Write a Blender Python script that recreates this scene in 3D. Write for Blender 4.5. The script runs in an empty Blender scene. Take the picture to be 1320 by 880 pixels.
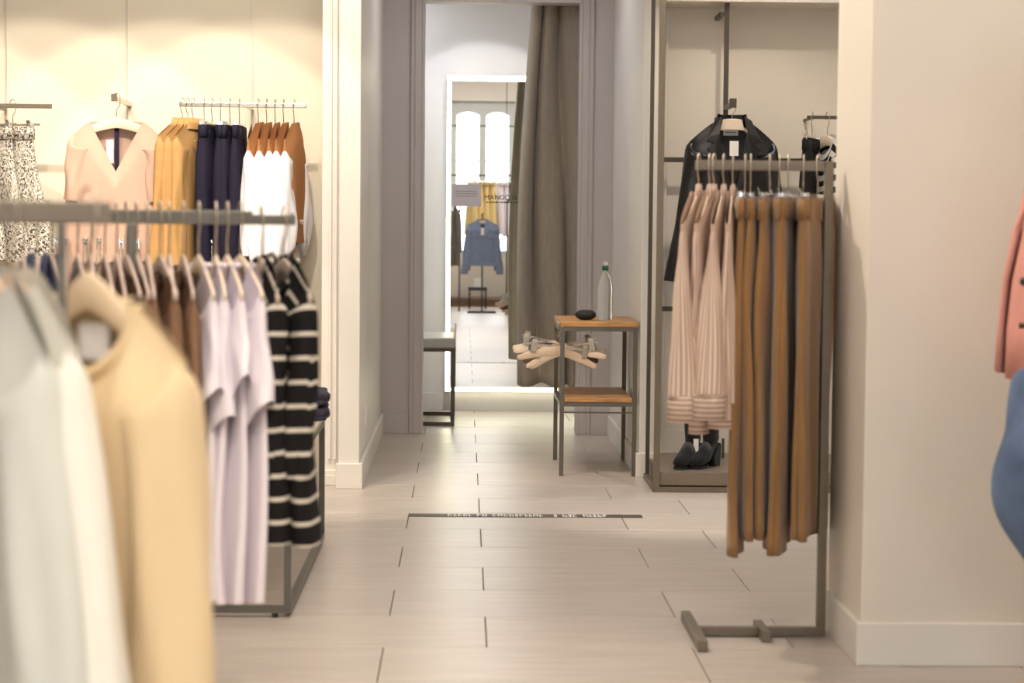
import bpy, math, random
import numpy as np
from mathutils import Matrix, Vector
rng = random.Random(7)
scene = bpy.context.scene
C = scene.collection
PI = math.pi

# ------------------------------------------------------------------ camera
cam_data = bpy.data.cameras.new('camera')
cam_data.sensor_width = 36.0
cam_data.lens = 69.444
cam_data.clip_end = 200
cam_data.dof.use_dof = True
cam_data.dof.focus_distance = 9.9
cam_data.dof.aperture_fstop = 3.9
cam = bpy.data.objects.new('camera', cam_data)
C.objects.link(cam)
R = [[0.999662, -0.007862, -0.024779], [-0.024279, 0.058347, -0.998001], [0.009292, 0.998265, 0.058136]]
m = Matrix(R).to_4x4()
m.translation = (0, 0, 1.2237)
cam.matrix_world = m
scene.camera = cam

# ------------------------------------------------------------------ world, lights, exposure
world = bpy.data.worlds.new('world')
scene.world = world
world.use_nodes = True
world.node_tree.nodes['Background'].inputs[0].default_value = (0.86, 0.94, 1.0, 1)
world.node_tree.nodes['Background'].inputs[1].default_value = 6.0
vs = scene.view_settings
vs.view_transform = 'Standard'
vs.look = 'None'
vs.gamma = 1.0
vs.exposure = 0.72
vs.use_curve_mapping = False


def area(name, loc, size, power, col, target=None, size_y=None):
    d = bpy.data.lights.new(name, 'AREA')
    d.energy = power
    d.color = col
    d.shape = 'RECTANGLE'
    d.size = size
    d.size_y = size_y or size
    o = bpy.data.objects.new(name, d)
    C.objects.link(o)
    o.location = loc
    if target:
        o.rotation_euler = (Vector(target) - Vector(loc)).to_track_quat('-Z', 'Y').to_euler()
    return o


def spot(name, loc, target, power, col, angle, blend=0.4, radius=0.04):
    d = bpy.data.lights.new(name, 'SPOT')
    d.energy = power
    d.color = col
    d.spot_size = math.radians(angle)
    d.spot_blend = blend
    d.shadow_soft_size = radius
    o = bpy.data.objects.new(name, d)
    C.objects.link(o)
    o.location = loc
    o.rotation_euler = (Vector(target) - Vector(loc)).to_track_quat('-Z', 'Y').to_euler()
    return o


WARM = (1.0, 0.87, 0.71)
NEUT = (1.0, 0.915, 0.82)
COOL = (0.93, 0.93, 1.0)
# broad area lights added to stand for the shop's unseen ceiling spots
area('ceiling_fill_light', (-0.4, 1.2, 3.76), 1.6, 34, NEUT)
area('ceiling_fill_light', (-0.4, 4.6, 3.76), 1.6, 34, NEUT)
area('ceiling_fill_light', (-0.5, 7.6, 3.76), 1.6, 26, NEUT)
area('ceiling_fill_light', (2.4, 4.0, 3.76), 1.2, 18, NEUT)
area('ceiling_fill_light', (0.3, -2.4, 3.76), 1.6, 45, NEUT)
# wall washers over the left display wall
for sx in (-2.75, -2.1, -1.45, -0.95):
    spot('wall_washer_light', (sx, 7.7, 3.5), (sx, 9.8, 0.15), 92, WARM, 54, 0.12)
# accent spots
spot('aisle_spot_light', (0.95, 7.3, 3.7), (0.95, 8.35, 0), 190, NEUT, 24, 0.8)
spot('niche_spot_light', (1.35, 7.7, 3.6), (1.35, 9.6, 1.15), 70, WARM, 46, 0.6)
spot('column_spot_light', (-0.9, 7.3, 3.6), (1.12, 5.75, 1.4), 150, WARM, 40, 0.6)
spot('rack_spot_light', (0.1, 2.4, 3.7), (-0.55, 3.9, 1.0), 120, WARM, 50, 0.7)
spot('foreground_spot_light', (0.3, 0.9, 3.7), (-0.5, 2.5, 1.0), 110, WARM, 50, 0.7)
# corridor and fitting cubicle
area('corridor_downlight', (0.2, 10.6, 2.84), 0.35, 4, COOL)
spot('cubicle_spot_light', (0.12, 12.2, 2.85), (0.12, 13.1, 1.41), 13, COOL, 69, 0.2, 0.03)

# ------------------------------------------------------------------ materials
MATS = {}


def mat(name, col, rough=0.6, metal=0.0, var=0.0, scale=30.0, bump=0.0, bscale=120.0, spec=0.5, sheen=0.0, stretch=(1, 1, 1),
        emit=None, estr=0.0, trans=0.0, alpha=1.0, coat=0.0):
    if name in MATS:
        return MATS[name]
    mt = bpy.data.materials.new(name)
    mt.use_nodes = True
    nt = mt.node_tree
    b = nt.nodes['Principled BSDF']
    b.inputs['Base Color'].default_value = (*col, 1)
    b.inputs['Roughness'].default_value = rough
    b.inputs['Metallic'].default_value = metal
    b.inputs['Specular IOR Level'].default_value = 0.15 if (rough >= 0.8 and spec == 0.5) else spec
    b.inputs['Coat Weight'].default_value = coat
    if sheen:
        b.inputs['Sheen Weight'].default_value = sheen
    if emit:
        b.inputs['Emission Color'].default_value = (*emit, 1)
        b.inputs['Emission Strength'].default_value = estr
    if trans:
        b.inputs['Transmission Weight'].default_value = trans
    if alpha < 1:
        b.inputs['Alpha'].default_value = alpha
    if var or bump:
        tc = nt.nodes.new('ShaderNodeTexCoord')
        mp = nt.nodes.new('ShaderNodeMapping')
        mp.inputs['Scale'].default_value = stretch
        nt.links.new(tc.outputs['Object'], mp.inputs['Vector'])
    if var:
        n = nt.nodes.new('ShaderNodeTexNoise')
        n.inputs['Scale'].default_value = scale
        n.inputs['Detail'].default_value = 5
        nt.links.new(mp.outputs['Vector'], n.inputs['Vector'])
        r = nt.nodes.new('ShaderNodeValToRGB')
        r.color_ramp.elements[0].position = 0.3
        r.color_ramp.elements[1].position = 0.7
        r.color_ramp.elements[0].color = (*[c * (1 - var) for c in col], 1)
        r.color_ramp.elements[1].color = (*[min(1, c * (1 + var * 0.6)) for c in col], 1)
        nt.links.new(n.outputs['Fac'], r.inputs['Fac'])
        nt.links.new(r.outputs['Color'], b.inputs['Base Color'])
    if bump:
        n2 = nt.nodes.new('ShaderNodeTexNoise')
        n2.inputs['Scale'].default_value = bscale
        n2.inputs['Detail'].default_value = 3
        nt.links.new(mp.outputs['Vector'], n2.inputs['Vector'])
        bm_ = nt.nodes.new('ShaderNodeBump')
        bm_.inputs['Strength'].default_value = bump
        bm_.inputs['Distance'].default_value = 0.004
        nt.links.new(n2.outputs['Fac'], bm_.inputs['Height'])
        nt.links.new(bm_.outputs['Normal'], b.inputs['Normal'])
    MATS[name] = mt
    return mt


def stripe_mat(name, base, line, axis, period, width, rough=0.8, soft=0.02, wob=0.0):
    """stripes across the garment's own UV (metres)"""
    mt = mat(name, base, rough)
    nt = mt.node_tree
    b = nt.nodes['Principled BSDF']
    uv = nt.nodes.new('ShaderNodeUVMap')
    sp = nt.nodes.new('ShaderNodeSeparateXYZ')
    nt.links.new(uv.outputs['UV'], sp.inputs['Vector'])
    d = nt.nodes.new('ShaderNodeMath'); d.operation = 'DIVIDE'
    d.inputs[1].default_value = period
    nt.links.new(sp.outputs['X' if axis == 0 else 'Y'], d.inputs[0])
    f = nt.nodes.new('ShaderNodeMath'); f.operation = 'FRACT'
    nt.links.new(d.outputs[0], f.inputs[0])
    r = nt.nodes.new('ShaderNodeValToRGB')
    e = r.color_ramp.elements
    w = width / period
    e[0].position = 0.0; e[0].color = (*line, 1)
    e[1].position = min(0.99, w); e[1].color = (*line, 1)
    x = e.new(min(0.995, w + soft)); x.color = (*base, 1)
    x = e.new(1 - soft); x.color = (*base, 1)
    x = e.new(1.0); x.color = (*line, 1)
    nt.links.new(f.outputs[0], r.inputs['Fac'])
    nt.links.new(r.outputs['Color'], b.inputs['Base Color'])
    return mt


def print_mat(name, a, b_, scale, thr=0.5):
    mt = mat(name, a, 0.8)
    nt = mt.node_tree
    b = nt.nodes['Principled BSDF']
    uv = nt.nodes.new('ShaderNodeUVMap')
    n = nt.nodes.new('ShaderNodeTexNoise')
    n.inputs['Scale'].default_value = scale
    n.inputs['Detail'].default_value = 2
    n.inputs['Distortion'].default_value = 1.2
    nt.links.new(uv.outputs['UV'], n.inputs['Vector'])
    r = nt.nodes.new('ShaderNodeValToRGB')
    r.color_ramp.interpolation = 'CONSTANT'
    r.color_ramp.elements[0].position = 0.0; r.color_ramp.elements[0].color = (*a, 1)
    r.color_ramp.elements[1].position = thr; r.color_ramp.elements[1].color = (*b_, 1)
    nt.links.new(n.outputs['Fac'], r.inputs['Fac'])
    nt.links.new(r.outputs['Color'], b.inputs['Base Color'])
    return mt


PAINT = mat('cream_paint', (0.78, 0.72, 0.63), 0.55, var=0.03, scale=3, bump=0.05, bscale=60)
PAINT_W = mat('white_paint', (0.80, 0.76, 0.70), 0.45, var=0.02, scale=3)
PAINT_Y = mat('ivory_paint', (0.84, 0.77, 0.63), 0.6, var=0.02, scale=2)
GREIGE = mat('corridor_greige', (0.56, 0.51, 0.49), 0.5, var=0.03, scale=3)  # greyer than the cream walls, used in the corridor
PAINT_C = mat('cubicle_paint', (0.72, 0.69, 0.69), 0.5, var=0.02, scale=3)
BRONZE = mat('bronze_metal', (0.20, 0.165, 0.125), 0.42, 0.35, var=0.08, scale=40)
DARKMETAL = mat('dark_bronze_metal', (0.085, 0.07, 0.055), 0.42, 0.4)
GREYMETAL = mat('grey_bronze_metal', (0.145, 0.135, 0.115), 0.4, 0.45, var=0.06, scale=40)
CHROME = mat('chrome', (0.75, 0.73, 0.7), 0.18, 1.0)
BRASS = mat('satin_steel', (0.62, 0.55, 0.45), 0.25, 1.0)
WOOD_O = mat('oak_top', (0.52, 0.27, 0.10), 0.45, var=0.28, scale=9, stretch=(1, 9, 9), bump=0.1, bscale=40)
WOOD_H = mat('hanger_wood', (0.72, 0.55, 0.40), 0.5, var=0.1, scale=20, stretch=(1, 6, 6))
WOOD_P = mat('pale_hanger_wood', (0.80, 0.66, 0.52), 0.5, var=0.08, scale=20, stretch=(1, 6, 6))
WOOD_B = mat('taupe_hanger_wood', (0.55, 0.43, 0.37), 0.5, var=0.08, scale=20, stretch=(1, 6, 6))
WOOD_D = mat('dark_hanger_wood', (0.12, 0.07, 0.05), 0.5)
GLASSY = mat('clear_plastic', (0.95, 0.97, 1.0), 0.12, trans=0.85)
GLASSY.node_tree.nodes['Principled BSDF'].inputs['IOR'].default_value = 1.35
GROUT = mat('grout', (0.13, 0.105, 0.085), 0.9)
WHITE = mat('white_card', (0.86, 0.85, 0.84), 0.6)
BLACK = mat('black_plastic', (0.012, 0.012, 0.013), 0.5)


def tile_material():
    mt = mat('porcelain_tile', (0.60, 0.525, 0.465), 0.34, spec=0.4)
    nt = mt.node_tree
    b = nt.nodes['Principled BSDF']
    tc = nt.nodes.new('ShaderNodeTexCoord')
    oi = nt.nodes.new('ShaderNodeObjectInfo')
    add = nt.nodes.new('ShaderNodeVectorMath'); add.operation = 'ADD'
    comb = nt.nodes.new('ShaderNodeCombineXYZ')
    mul = nt.nodes.new('ShaderNodeMath'); mul.operation = 'MULTIPLY'; mul.inputs[1].default_value = 40
    nt.links.new(oi.outputs['Random'], mul.inputs[0])
    nt.links.new(mul.outputs[0], comb.inputs['Z'])
    nt.links.new(tc.outputs['Object'], add.inputs[0])
    nt.links.new(comb.outputs[0], add.inputs[1])
    mp = nt.nodes.new('ShaderNodeMapping'); mp.inputs['Scale'].default_value = (1.2, 9, 1)
    nt.links.new(add.outputs[0], mp.inputs['Vector'])
    n = nt.nodes.new('ShaderNodeTexNoise'); n.inputs['Scale'].default_value = 3.0; n.inputs['Detail'].default_value = 7
    nt.links.new(mp.outputs[0], n.inputs['Vector'])
    r = nt.nodes.new('ShaderNodeValToRGB')
    r.color_ramp.elements[0].position = 0.3; r.color_ramp.elements[0].color = (0.475, 0.412, 0.362, 1)
    r.color_ramp.elements[1].position = 0.72; r.color_ramp.elements[1].color = (0.56, 0.492, 0.437, 1)
    nt.links.new(n.outputs['Fac'], r.inputs['Fac'])
    hsv = nt.nodes.new('ShaderNodeHueSaturation')
    mr = nt.nodes.new('ShaderNodeMapRange')
    mr.inputs['To Min'].default_value = 0.95; mr.inputs['To Max'].default_value = 1.04
    nt.links.new(oi.outputs['Random'], mr.inputs['Value'])
    nt.links.new(mr.outputs[0], hsv.inputs['Value'])
    nt.links.new(r.outputs['Color'], hsv.inputs['Color'])
    nt.links.new(hsv.outputs['Color'], b.inputs['Base Color'])
    return mt


TILE = tile_material()


def far_floor_material():
    mt = mat('tile_pattern_far', (0.55, 0.5, 0.46), 0.3)
    nt = mt.node_tree
    b = nt.nodes['Principled BSDF']
    tc = nt.nodes.new('ShaderNodeTexCoord')
    br = nt.nodes.new('ShaderNodeTexBrick')
    br.inputs['Color1'].default_value = (0.52, 0.455, 0.40, 1)
    br.inputs['Color2'].default_value = (0.58, 0.50, 0.43, 1)
    br.inputs['Mortar'].default_value = (0.2, 0.17, 0.15, 1)
    br.inputs['Scale'].default_value = 1
    br.inputs['Mortar Size'].default_value = 0.002
    br.inputs['Brick Width'].default_value = 0.9
    br.inputs['Row Height'].default_value = 0.45
    br.offset = 0.333
    nt.links.new(tc.outputs['Object'], br.inputs['Vector'])
    nt.links.new(br.outputs['Color'], b.inputs['Base Color'])
    return mt


# ------------------------------------------------------------------ mesh helpers
class MB:
    def __init__(self):
        self.v, self.f, self.uv = [], [], []

    def add(self, verts, faces, uvs=None):
        o = len(self.v)
        self.v += [tuple(map(float, p)) for p in verts]
        for k, fc in enumerate(faces):
            self.f.append(tuple(o + i for i in fc))
            self.uv.append(uvs[k] if uvs else [(0, 0)] * len(fc))
        return self

    def box(self, x0, x1, y0, y1, z0, z1):
        p = [(x0, y0, z0), (x1, y0, z0), (x1, y1, z0), (x0, y1, z0), (x0, y0, z1), (x1, y0, z1), (x1, y1, z1), (x0, y1, z1)]
        f = [(0, 3, 2, 1), (4, 5, 6, 7), (0, 1, 5, 4), (1, 2, 6, 5), (2, 3, 7, 6), (3, 0, 4, 7)]
        return self.add(p, f)

    def beam(self, a, b, w, h, up=(0, 0, 1)):
        a, b = Vector(a), Vector(b)
        d = (b - a).normalized()
        up = Vector(up)
        s = d.cross(up)
        if s.length < 1e-4:
            s = Vector((1, 0, 0))
        s.normalize()
        t = s.cross(d)
        p = []
        for c in (a, b):
            for sx, sy in ((-1, -1), (1, -1), (1, 1), (-1, 1)):
                p.append(c + s * (sx * w / 2) + t * (sy * h / 2))
        f = [(0, 3, 2, 1), (4, 5, 6, 7), (0, 1, 5, 4), (1, 2, 6, 5), (2, 3, 7, 6), (3, 0, 4, 7)]
        return self.add(p, f)

    def loft(self, rings, cap0=False, cap1=False, closed=True, v0=0.0):
        n = len(rings[0])
        rings = [np.asarray(r, float) for r in rings]
        verts = [tuple(p) for r in rings for p in r]
        faces, uvs = [], []
        # u from the widest ring so that stripes stay even
        per = max(range(len(rings)), key=lambda i: np.linalg.norm(np.roll(rings[i], -1, 0) - rings[i], axis=1).sum())
        seg = np.linalg.norm(np.roll(rings[per], -1, 0) - rings[per], axis=1)
        U = np.concatenate([[0], np.cumsum(seg)])
        V = [v0]
        for i in range(1, len(rings)):
            V.append(V[-1] + float(np.median(np.linalg.norm(rings[i] - rings[i - 1], axis=1))))
        m_ = n if closed else n - 1
        for i in range(len(rings) - 1):
            for j in range(m_):
                k = (j + 1) % n
                faces.append((i * n + j, i * n + k, (i + 1) * n + k, (i + 1) * n + j))
                uvs.append([(U[j], V[i]), (U[j + 1], V[i]), (U[j + 1], V[i + 1]), (U[j], V[i + 1])])
        if cap0:
            faces.append(tuple(range(n))[::-1]); uvs.append([(0, V[0])] * n)
        if cap1:
            faces.append(tuple((len(rings) - 1) * n + j for j in range(n))); uvs.append([(0, V[-1])] * n)
        return self.add(verts, faces, uvs)

    def tube(self, path, r, n=8, caps=True):
        P = [Vector(p) for p in path]
        rings = []
        prev = None
        for i, p in enumerate(P):
            d = (P[min(i + 1, len(P) - 1)] - P[max(i - 1, 0)]).normalized()
            if prev is None:
                a = Vector((0, 1, 0)) if abs(d.y) < 0.9 else Vector((1, 0, 0))
            else:
                a = prev
            s = (a - d * a.dot(d)).normalized()
            prev = s
            t = d.cross(s)
            rr = r[i] if isinstance(r, (list, tuple)) else r
            rings.append([p + s * (rr * math.cos(2 * PI * k / n)) + t * (rr * math.sin(2 * PI * k / n)) for k in range(n)])
        return self.loft(rings, caps, caps)

    def lathe(self, prof, n=24, c=(0, 0, 0)):
        rings = [[(c[0] + r * math.cos(2 * PI * k / n), c[1] + r * math.sin(2 * PI * k / n), c[2] + z) for k in range(n)] for r, z in prof]
        return self.loft(rings, True, True)

    def prism(self, poly, y0, y1):
        """polygon in x,z extruded along y"""
        n = len(poly)
        v = [(x, y0, z) for x, z in poly] + [(x, y1, z) for x, z in poly]
        f = [tuple(range(n)), tuple(range(n, 2 * n))[::-1]]
        for i in range(n):
            j = (i + 1) % n
            f.append((i, i + n, j + n, j))
        return self.add(v, f)

    def mesh(self, name, material, smooth=False):
        me = bpy.data.meshes.new(name)
        me.from_pydata(self.v, [], self.f)
        uvl = me.uv_layers.new(name='UVMap')
        flat = [c for fc in self.uv for p in fc for c in p]
        uvl.data.foreach_set('uv', flat)
        if smooth:
            me.polygons.foreach_set('use_smooth', [True] * len(me.polygons))
        me.materials.append(material)
        me.update()
        return me

    def build(self, name, material, parent=None, smooth=False, bevel=0.0):
        o = bpy.data.objects.new(name, self.mesh(name, material, smooth))
        C.objects.link(o)
        if parent:
            o.parent = parent
        if bevel:
            b = o.modifiers.new('bevel', 'BEVEL')
            b.width = bevel
            b.segments = 2
            b.limit_method = 'ANGLE'
        return o


def tag(o, label, cat, group=None):
    o['label'] = label
    o['category'] = cat
    if group:
        o['group'] = group
    return o


def thing(name, label, cat, loc=(0, 0, 0), rz=0.0, group=None):
    o = bpy.data.objects.new(name, None)
    o.empty_display_size = 0.05
    C.objects.link(o)
    o.location = loc
    o.rotation_euler = (0, 0, rz)
    return tag(o, label, cat, group)


def struct(name, mb, material, bevel=0.0, parent=None, smooth=False):
    o = mb.build(name, material, parent, smooth, bevel)
    if parent is None:
        o['kind'] = 'structure'
    return o


def part(name, mesh, parent):
    o = bpy.data.objects.new(name, mesh)
    C.objects.link(o)
    o.parent = parent
    return o


# ================================================================== THE ROOM
ROWY, ROWX, TL, TW = 5.692, 0.0761, 0.9, 0.45
floor = struct('floor', MB().box(-4.2, 4.2, -5.0, 13.3, -0.12, -0.006), GROUT)
far_floor = MB().box(-4.2, 4.2, -5.0, ROWY - 9 * TW, -0.006, 0).build('far_paving', far_floor_material(), floor)
far_floor['kind'] = 'stuff'
tile_mesh = {}


def tile(x0, x1, y0, y1):
    key = (round(x1 - x0, 4), round(y1 - y0, 4))
    if key not in tile_mesh:
        w, d = key
        w, d = w / 2 - 0.0017, d / 2 - 0.0011
        e = 0.0012
        v = [(-w, -d, -0.006), (w, -d, -0.006), (w, d, -0.006), (-w, d, -0.006),
             (-w, -d, -e), (w, -d, -e), (w, d, -e), (-w, d, -e),
             (-w + e, -d + e, 0), (w - e, -d + e, 0), (w - e, d - e, 0), (-w + e, d - e, 0)]
        f = [(8, 9, 10, 11)]
        for i in range(4):
            j = (i + 1) % 4
            f += [(i, j, j + 4, i + 4), (i + 4, j + 4, j + 8, i + 8)]
        tile_mesh[key] = MB().add(v, f).mesh('tile', TILE)
    o = part('tile', tile_mesh[key], floor)
    o.location = ((x0 + x1) / 2, (y0 + y1) / 2, 0)


for k in range(-9, 17):
    y0 = ROWY + k * TW
    y1 = min(y0 + TW, 13.1)
    off = ROWX if k % 2 == 0 else ROWX - 0.3
    for n in range(-4, 4):
        x0 = off + n * TL
        if x0 < -3.4 or x0 > 2.6:
            continue
        if k > 8 and (x0 > 1.3 or x0 < -2.6):
            continue
        tile(x0, x0 + TL, y0, y1)

CEIL = 3.85
struct('ceiling', MB().box(-4.2, 4.2, -5.0, 9.0, CEIL, CEIL + 0.1), PAINT_W)
struct('wall_left', MB().box(-4.2, -4.1, -5.0, 9.9, 0, CEIL), PAINT)
struct('wall_right', MB().box(4.1, 4.2, -5.0, 5.6, 0, CEIL), PAINT)

# left display niche wall and the pillar next to the aisle
struct('wall_display_left', MB().box(-4.1, -0.60, 9.80, 9.95, 0, CEIL), PAINT_Y)
struct('ceiling_display_left', MB().box(-4.1, -0.48, 9.0, 9.95, CEIL - 0.02, CEIL), PAINT_W)
pl = MB().box(-0.575, -0.478, 9.145, 11.62, 0, CEIL)
pillar = struct('wall_pillar_left', pl, PAINT_W, 0.004)
struct('baseboard_pillar_left', MB().box(-0.587, -0.463, 9.130, 9.147, 0, 0.118).box(-0.480, -0.463, 9.147, 11.60, 0, 0.118), PAINT_W, 0.003)
# panelled casing between niche and pillar
cs = MB().box(-0.665, -0.574, 9.28, 9.81, 0, CEIL)
casing = struct('trim_1', cs, PAINT_W, 0.003)
MB().box(-0.632, -0.618, 9.268, 9.281, 0.12, CEIL).build('casing_bead', PAINT_W, casing, bevel=0.004)
MB().box(-0.606, -0.592, 9.262, 9.281, 0.12, CEIL).build('casing_bead', PAINT_W, casing, bevel=0.004)
struct('baseboard_casing_left', MB().box(-0.672, -0.588, 9.255, 9.281, 0, 0.05).box(-0.672, -0.588, 9.265, 9.281, 0.05, 0.07), PAINT_W, 0.003)
# socket plate on the pillar side
sk = MB().box(-0.4785, -0.470, 9.60, 9.68, 0.245, 0.335).build('wall_socket', WHITE, None, bevel=0.002)
tag(sk, 'small white socket plate low on the side of the left pillar', 'socket')
MB().box(-0.4705, -0.4685, 9.615, 9.665, 0.265, 0.315).build('socket_insert', WHITE, sk, bevel=0.001)

# corridor end wall with the cubicle opening
E0, E1 = 11.62, 11.74
OX0, OX1, OZ = -0.235, 0.668, 2.526
we = MB().box(-0.478, OX0, E0, E1, 0, 3.0).box(OX1, 1.1, E0, E1, 0, 3.0).box(OX0, OX1, E0, E1, OZ, 3.0)
struct('wall_corridor_end', we, GREIGE)
struct('ceiling_corridor', MB().box(-0.6, 1.3, 9.0, 13.3, 2.9, 3.0).box(-0.6, 1.3, 8.98, 9.02, 2.9, CEIL), PAINT_W)
cas = MB()
for a, b in ((-0.316, OX0), (OX1, 0.755)):
    cas.box(a, b, E0 - 0.018, E0, 0, OZ + 0.09)
cas.box(-0.316, 0.755, E0 - 0.0181, E0, OZ, OZ + 0.09)
cs2 = struct('trim_2', cas, GREIGE, 0.003)
for a in (-0.314, -0.292, -0.25, 0.672, 0.712, 0.738):
    MB().box(a, a + 0.012, E0 - 0.026, E0 - 0.016, 0, OZ + 0.08).build('casing_bead', GREIGE, cs2, bevel=0.003)
struct('baseboard_corridor_end', MB().box(-0.478, -0.317, E0 - 0.014, E0, 0, 0.118).box(0.756, 0.90, E0 - 0.014, E0, 0, 0.118), GREIGE, 0.003)

# cubicle
struct('wall_cubicle_back', MB().box(-1.1, 1.1, 13.10, 13.25, 0, 3.0), PAINT_C)
struct('wall_cubicle_left', MB().box(-1.15, -1.05, E1, 13.1, 0, 3.0), PAINT_C)
struct('wall_cubicle_right', MB().box(1.05, 1.15, E1, 13.1, 0, 3.0), PAINT_C)
struct('wall_cubicle_front', MB().box(-1.1, -0.478, E0, E1, 0, 3.0), PAINT_C)
struct('baseboard_cubicle', MB().box(-1.05, -0.125, 13.085, 13.10, 0, 0.118), PAINT_C, 0.003)

# right pillar and display niche
struct('wall_pillar_right', MB().box(0.868, 0.945, 9.645, 11.62, 0, 3.0), PAINT_W, 0.004)
struct('baseboard_pillar_right', MB().box(0.853, 0.95, 9.63, 9.647, 0, 0.118).box(0.853, 0.870, 9.647, 11.60, 0, 0.118), PAINT_W, 0.003)
struct('wall_display_right', MB().box(0.945, 3.2, 9.90, 10.02, 0, 2.9), PAINT)
struct('ceiling_display_right', MB().box(0.90, 3.2, 9.60, 9.90, 2.318, CEIL), PAINT)
struct('wall_niche_right', MB().box(3.1, 3.2, 6.0, 9.9, 0, CEIL), PAINT)
nt_ = MB().box(0.945, 1.012, 9.872, 9.90, 0.0, 2.318)
tr3 = struct('trim_3', nt_, PAINT_W, 0.003)
for a in (0.985, 1.000):
    MB().box(a, a + 0.008, 9.866, 9.873, 0.2, 2.318).build('casing_bead', PAINT_W, tr3, bevel=0.002)
struct('baseboard_display_right', MB().box(1.012, 3.1, 9.883, 9.90, 0.09, 0.21), PAINT_W, 0.003)

# near right column wall
struct('wall_column_right', MB().box(1.125, 4.2, 5.475, 5.98, 0, CEIL), PAINT, 0.004)
struct('baseboard_column_right', MB().box(1.112, 4.2, 5.462, 5.476, 0, 0.122).box(1.112, 1.126, 5.476, 5.994, 0, 0.122).box(1.126, 1.3, 5.98, 5.994, 0, 0.122), PAINT_W, 0.003)

# window wall behind the viewer (middle window seen in the cubicle mirror, outer two added for light)
WY = -4.6
wins = [(-2.55, -1.55), (-0.22, 0.78), (2.1, 3.1)]
WZ0, WZ1 = 0.75, 3.15
wl = MB()
xs = [-4.2] + [v for w in wins for v in w] + [4.2]
for i in range(0, len(xs), 2):
    wl.box(xs[i], xs[i + 1], WY - 0.3, WY, 0, CEIL)
for a, b in wins:
    wl.box(a, b, WY - 0.3, WY, 0, WZ0)
    wl.box(a, b, WY - 0.3, WY, WZ1, CEIL)
struct('wall_back', wl, PAINT_W)
WFRAME = mat('window_frame_paint', (0.60, 0.62, 0.62), 0.5)
GLASS = mat('window_glass', (1, 1, 1), 0.02, trans=1.0)
GLASS.node_tree.nodes['Principled BSDF'].inputs['IOR'].default_value = 1.02
for wi, (a, b) in enumerate(wins):
    fr = MB()
    y0, y1 = WY - 0.16, WY - 0.10
    cx = (a + b) / 2
    for x0, x1 in ((a, a + 0.10), (cx - 0.055, cx + 0.055), (b - 0.10, b)):
        fr.box(x0, x1, y0, y1, WZ0, WZ1)
    fr.box(a, b, y0 - 0.001, y1 + 0.001, WZ0, WZ0 + 0.10)
    for x0, x1 in ((a + 0.10, cx - 0.055), (cx + 0.055, b - 0.10)):
        poly = [(x0, WZ1), (x0, WZ1 - 0.22)]
        for k in range(1, 12):
            t = k / 12
            poly.append((x0 + (x1 - x0) * t, WZ1 - 0.22 + 0.05 * math.sin(PI * t)))
        poly += [(x1, WZ1 - 0.22), (x1, WZ1)]
        fr.prism(poly, y0, y1)
    wo = struct('window_%d' % (wi + 1), fr, WFRAME)  # first and last are windows added for extra daylight
    for x0, x1 in ((a + 0.10, cx - 0.055), (cx + 0.055, b - 0.10)):
        for z in (1.45, 2.22):
            MB().box(x0, x1, WY - 0.15, WY - 0.11, z, z + 0.03).build('glazing_bar', WFRAME, wo)
        MB().box(x0, x1, WY - 0.132, WY - 0.128, WZ0 + 0.1, WZ1 - 0.18).build('pane', GLASS, wo)

# ================================================================== CUBICLE: mirror, curtain, bench
MX0, MX1, MZ0, MZ1 = -0.115, 0.86, 0.135, 2.205
MIRROR = mat('mirror_silver', (0.93, 0.95, 0.95), 0.0, 1.0)
LED = mat('led_strip', (1, 1, 1), 0.5, emit=(1.0, 0.96, 0.66), estr=8.0)
mir = thing('wall_mirror', 'tall wall mirror with a glowing light border inside the fitting cubicle', 'mirror', ((MX0 + MX1) / 2, 13.1, 0))
hw = (MX1 - MX0) / 2
MB().box(-hw, hw, -0.085, -0.002, MZ0, MZ1).build('backing_box', PAINT_C, mir)
fb = 0.026
lo = MB().box(-hw, -hw + fb, -0.094, -0.085, MZ0, MZ1).box(hw - fb, hw, -0.094, -0.085, MZ0, MZ1).box(-hw + fb, hw - fb, -0.094, -0.085, MZ1 - fb - 0.008, MZ1).box(-hw + fb, hw - fb, -0.094, -0.085, MZ0, MZ0 + fb)
o = lo.build('light_border', LED, mir); o['label'] = 'glowing white light border'
o = MB().box(-hw + fb, hw - fb, -0.0915, -0.0855, MZ0 + fb, MZ1 - fb - 0.008).build('mirror_glass', MIRROR, mir)
MB().box(-hw + 0.03, hw, -0.06, -0.002, 0.001, MZ0 - 0.001).build('skirting_panel', PAINT_C, mir)
# printed notice stuck on the mirror and lettering
nb = MB().box(-0.083, 0.111, 13.0045, 13.0075, 1.352, 1.498)
notice = nb.build('notice_card', mat('notice_card', (0.50, 0.44, 0.44), 0.6), None)
tag(notice, 'mauve printed notice card stuck on the cubicle mirror', 'notice')
INK = mat('grey_ink', (0.22, 0.19, 0.19), 0.7)
for z, a, b in ((1.448, -0.055, 0.08), (1.432, -0.06, 0.085), (1.416, -0.05, 0.075)):
    x = a
    lm = MB()
    while x < b:
        w = rng.uniform(0.008, 0.022)
        lm.box(x, min(b, x + w), 13.0038, 13.0045, z, z + 0.006)
        x += w + 0.005
    lm.build('text_line', INK, notice)


def text_mesh(s, size, material, name, extr=0.0005):
    cu = bpy.data.curves.new(name, 'FONT')
    cu.body = s
    cu.size = size
    cu.extrude = extr
    cu.space_character = 1.12
    t = bpy.data.objects.new(name, cu)
    C.objects.link(t)
    bpy.context.view_layer.update()
    dg = bpy.context.evaluated_depsgraph_get()
    me = bpy.data.meshes.new_from_object(t.evaluated_get(dg))
    bpy.data.objects.remove(t)
    me.materials.clear()
    me.materials.append(material)
    return me


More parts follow.
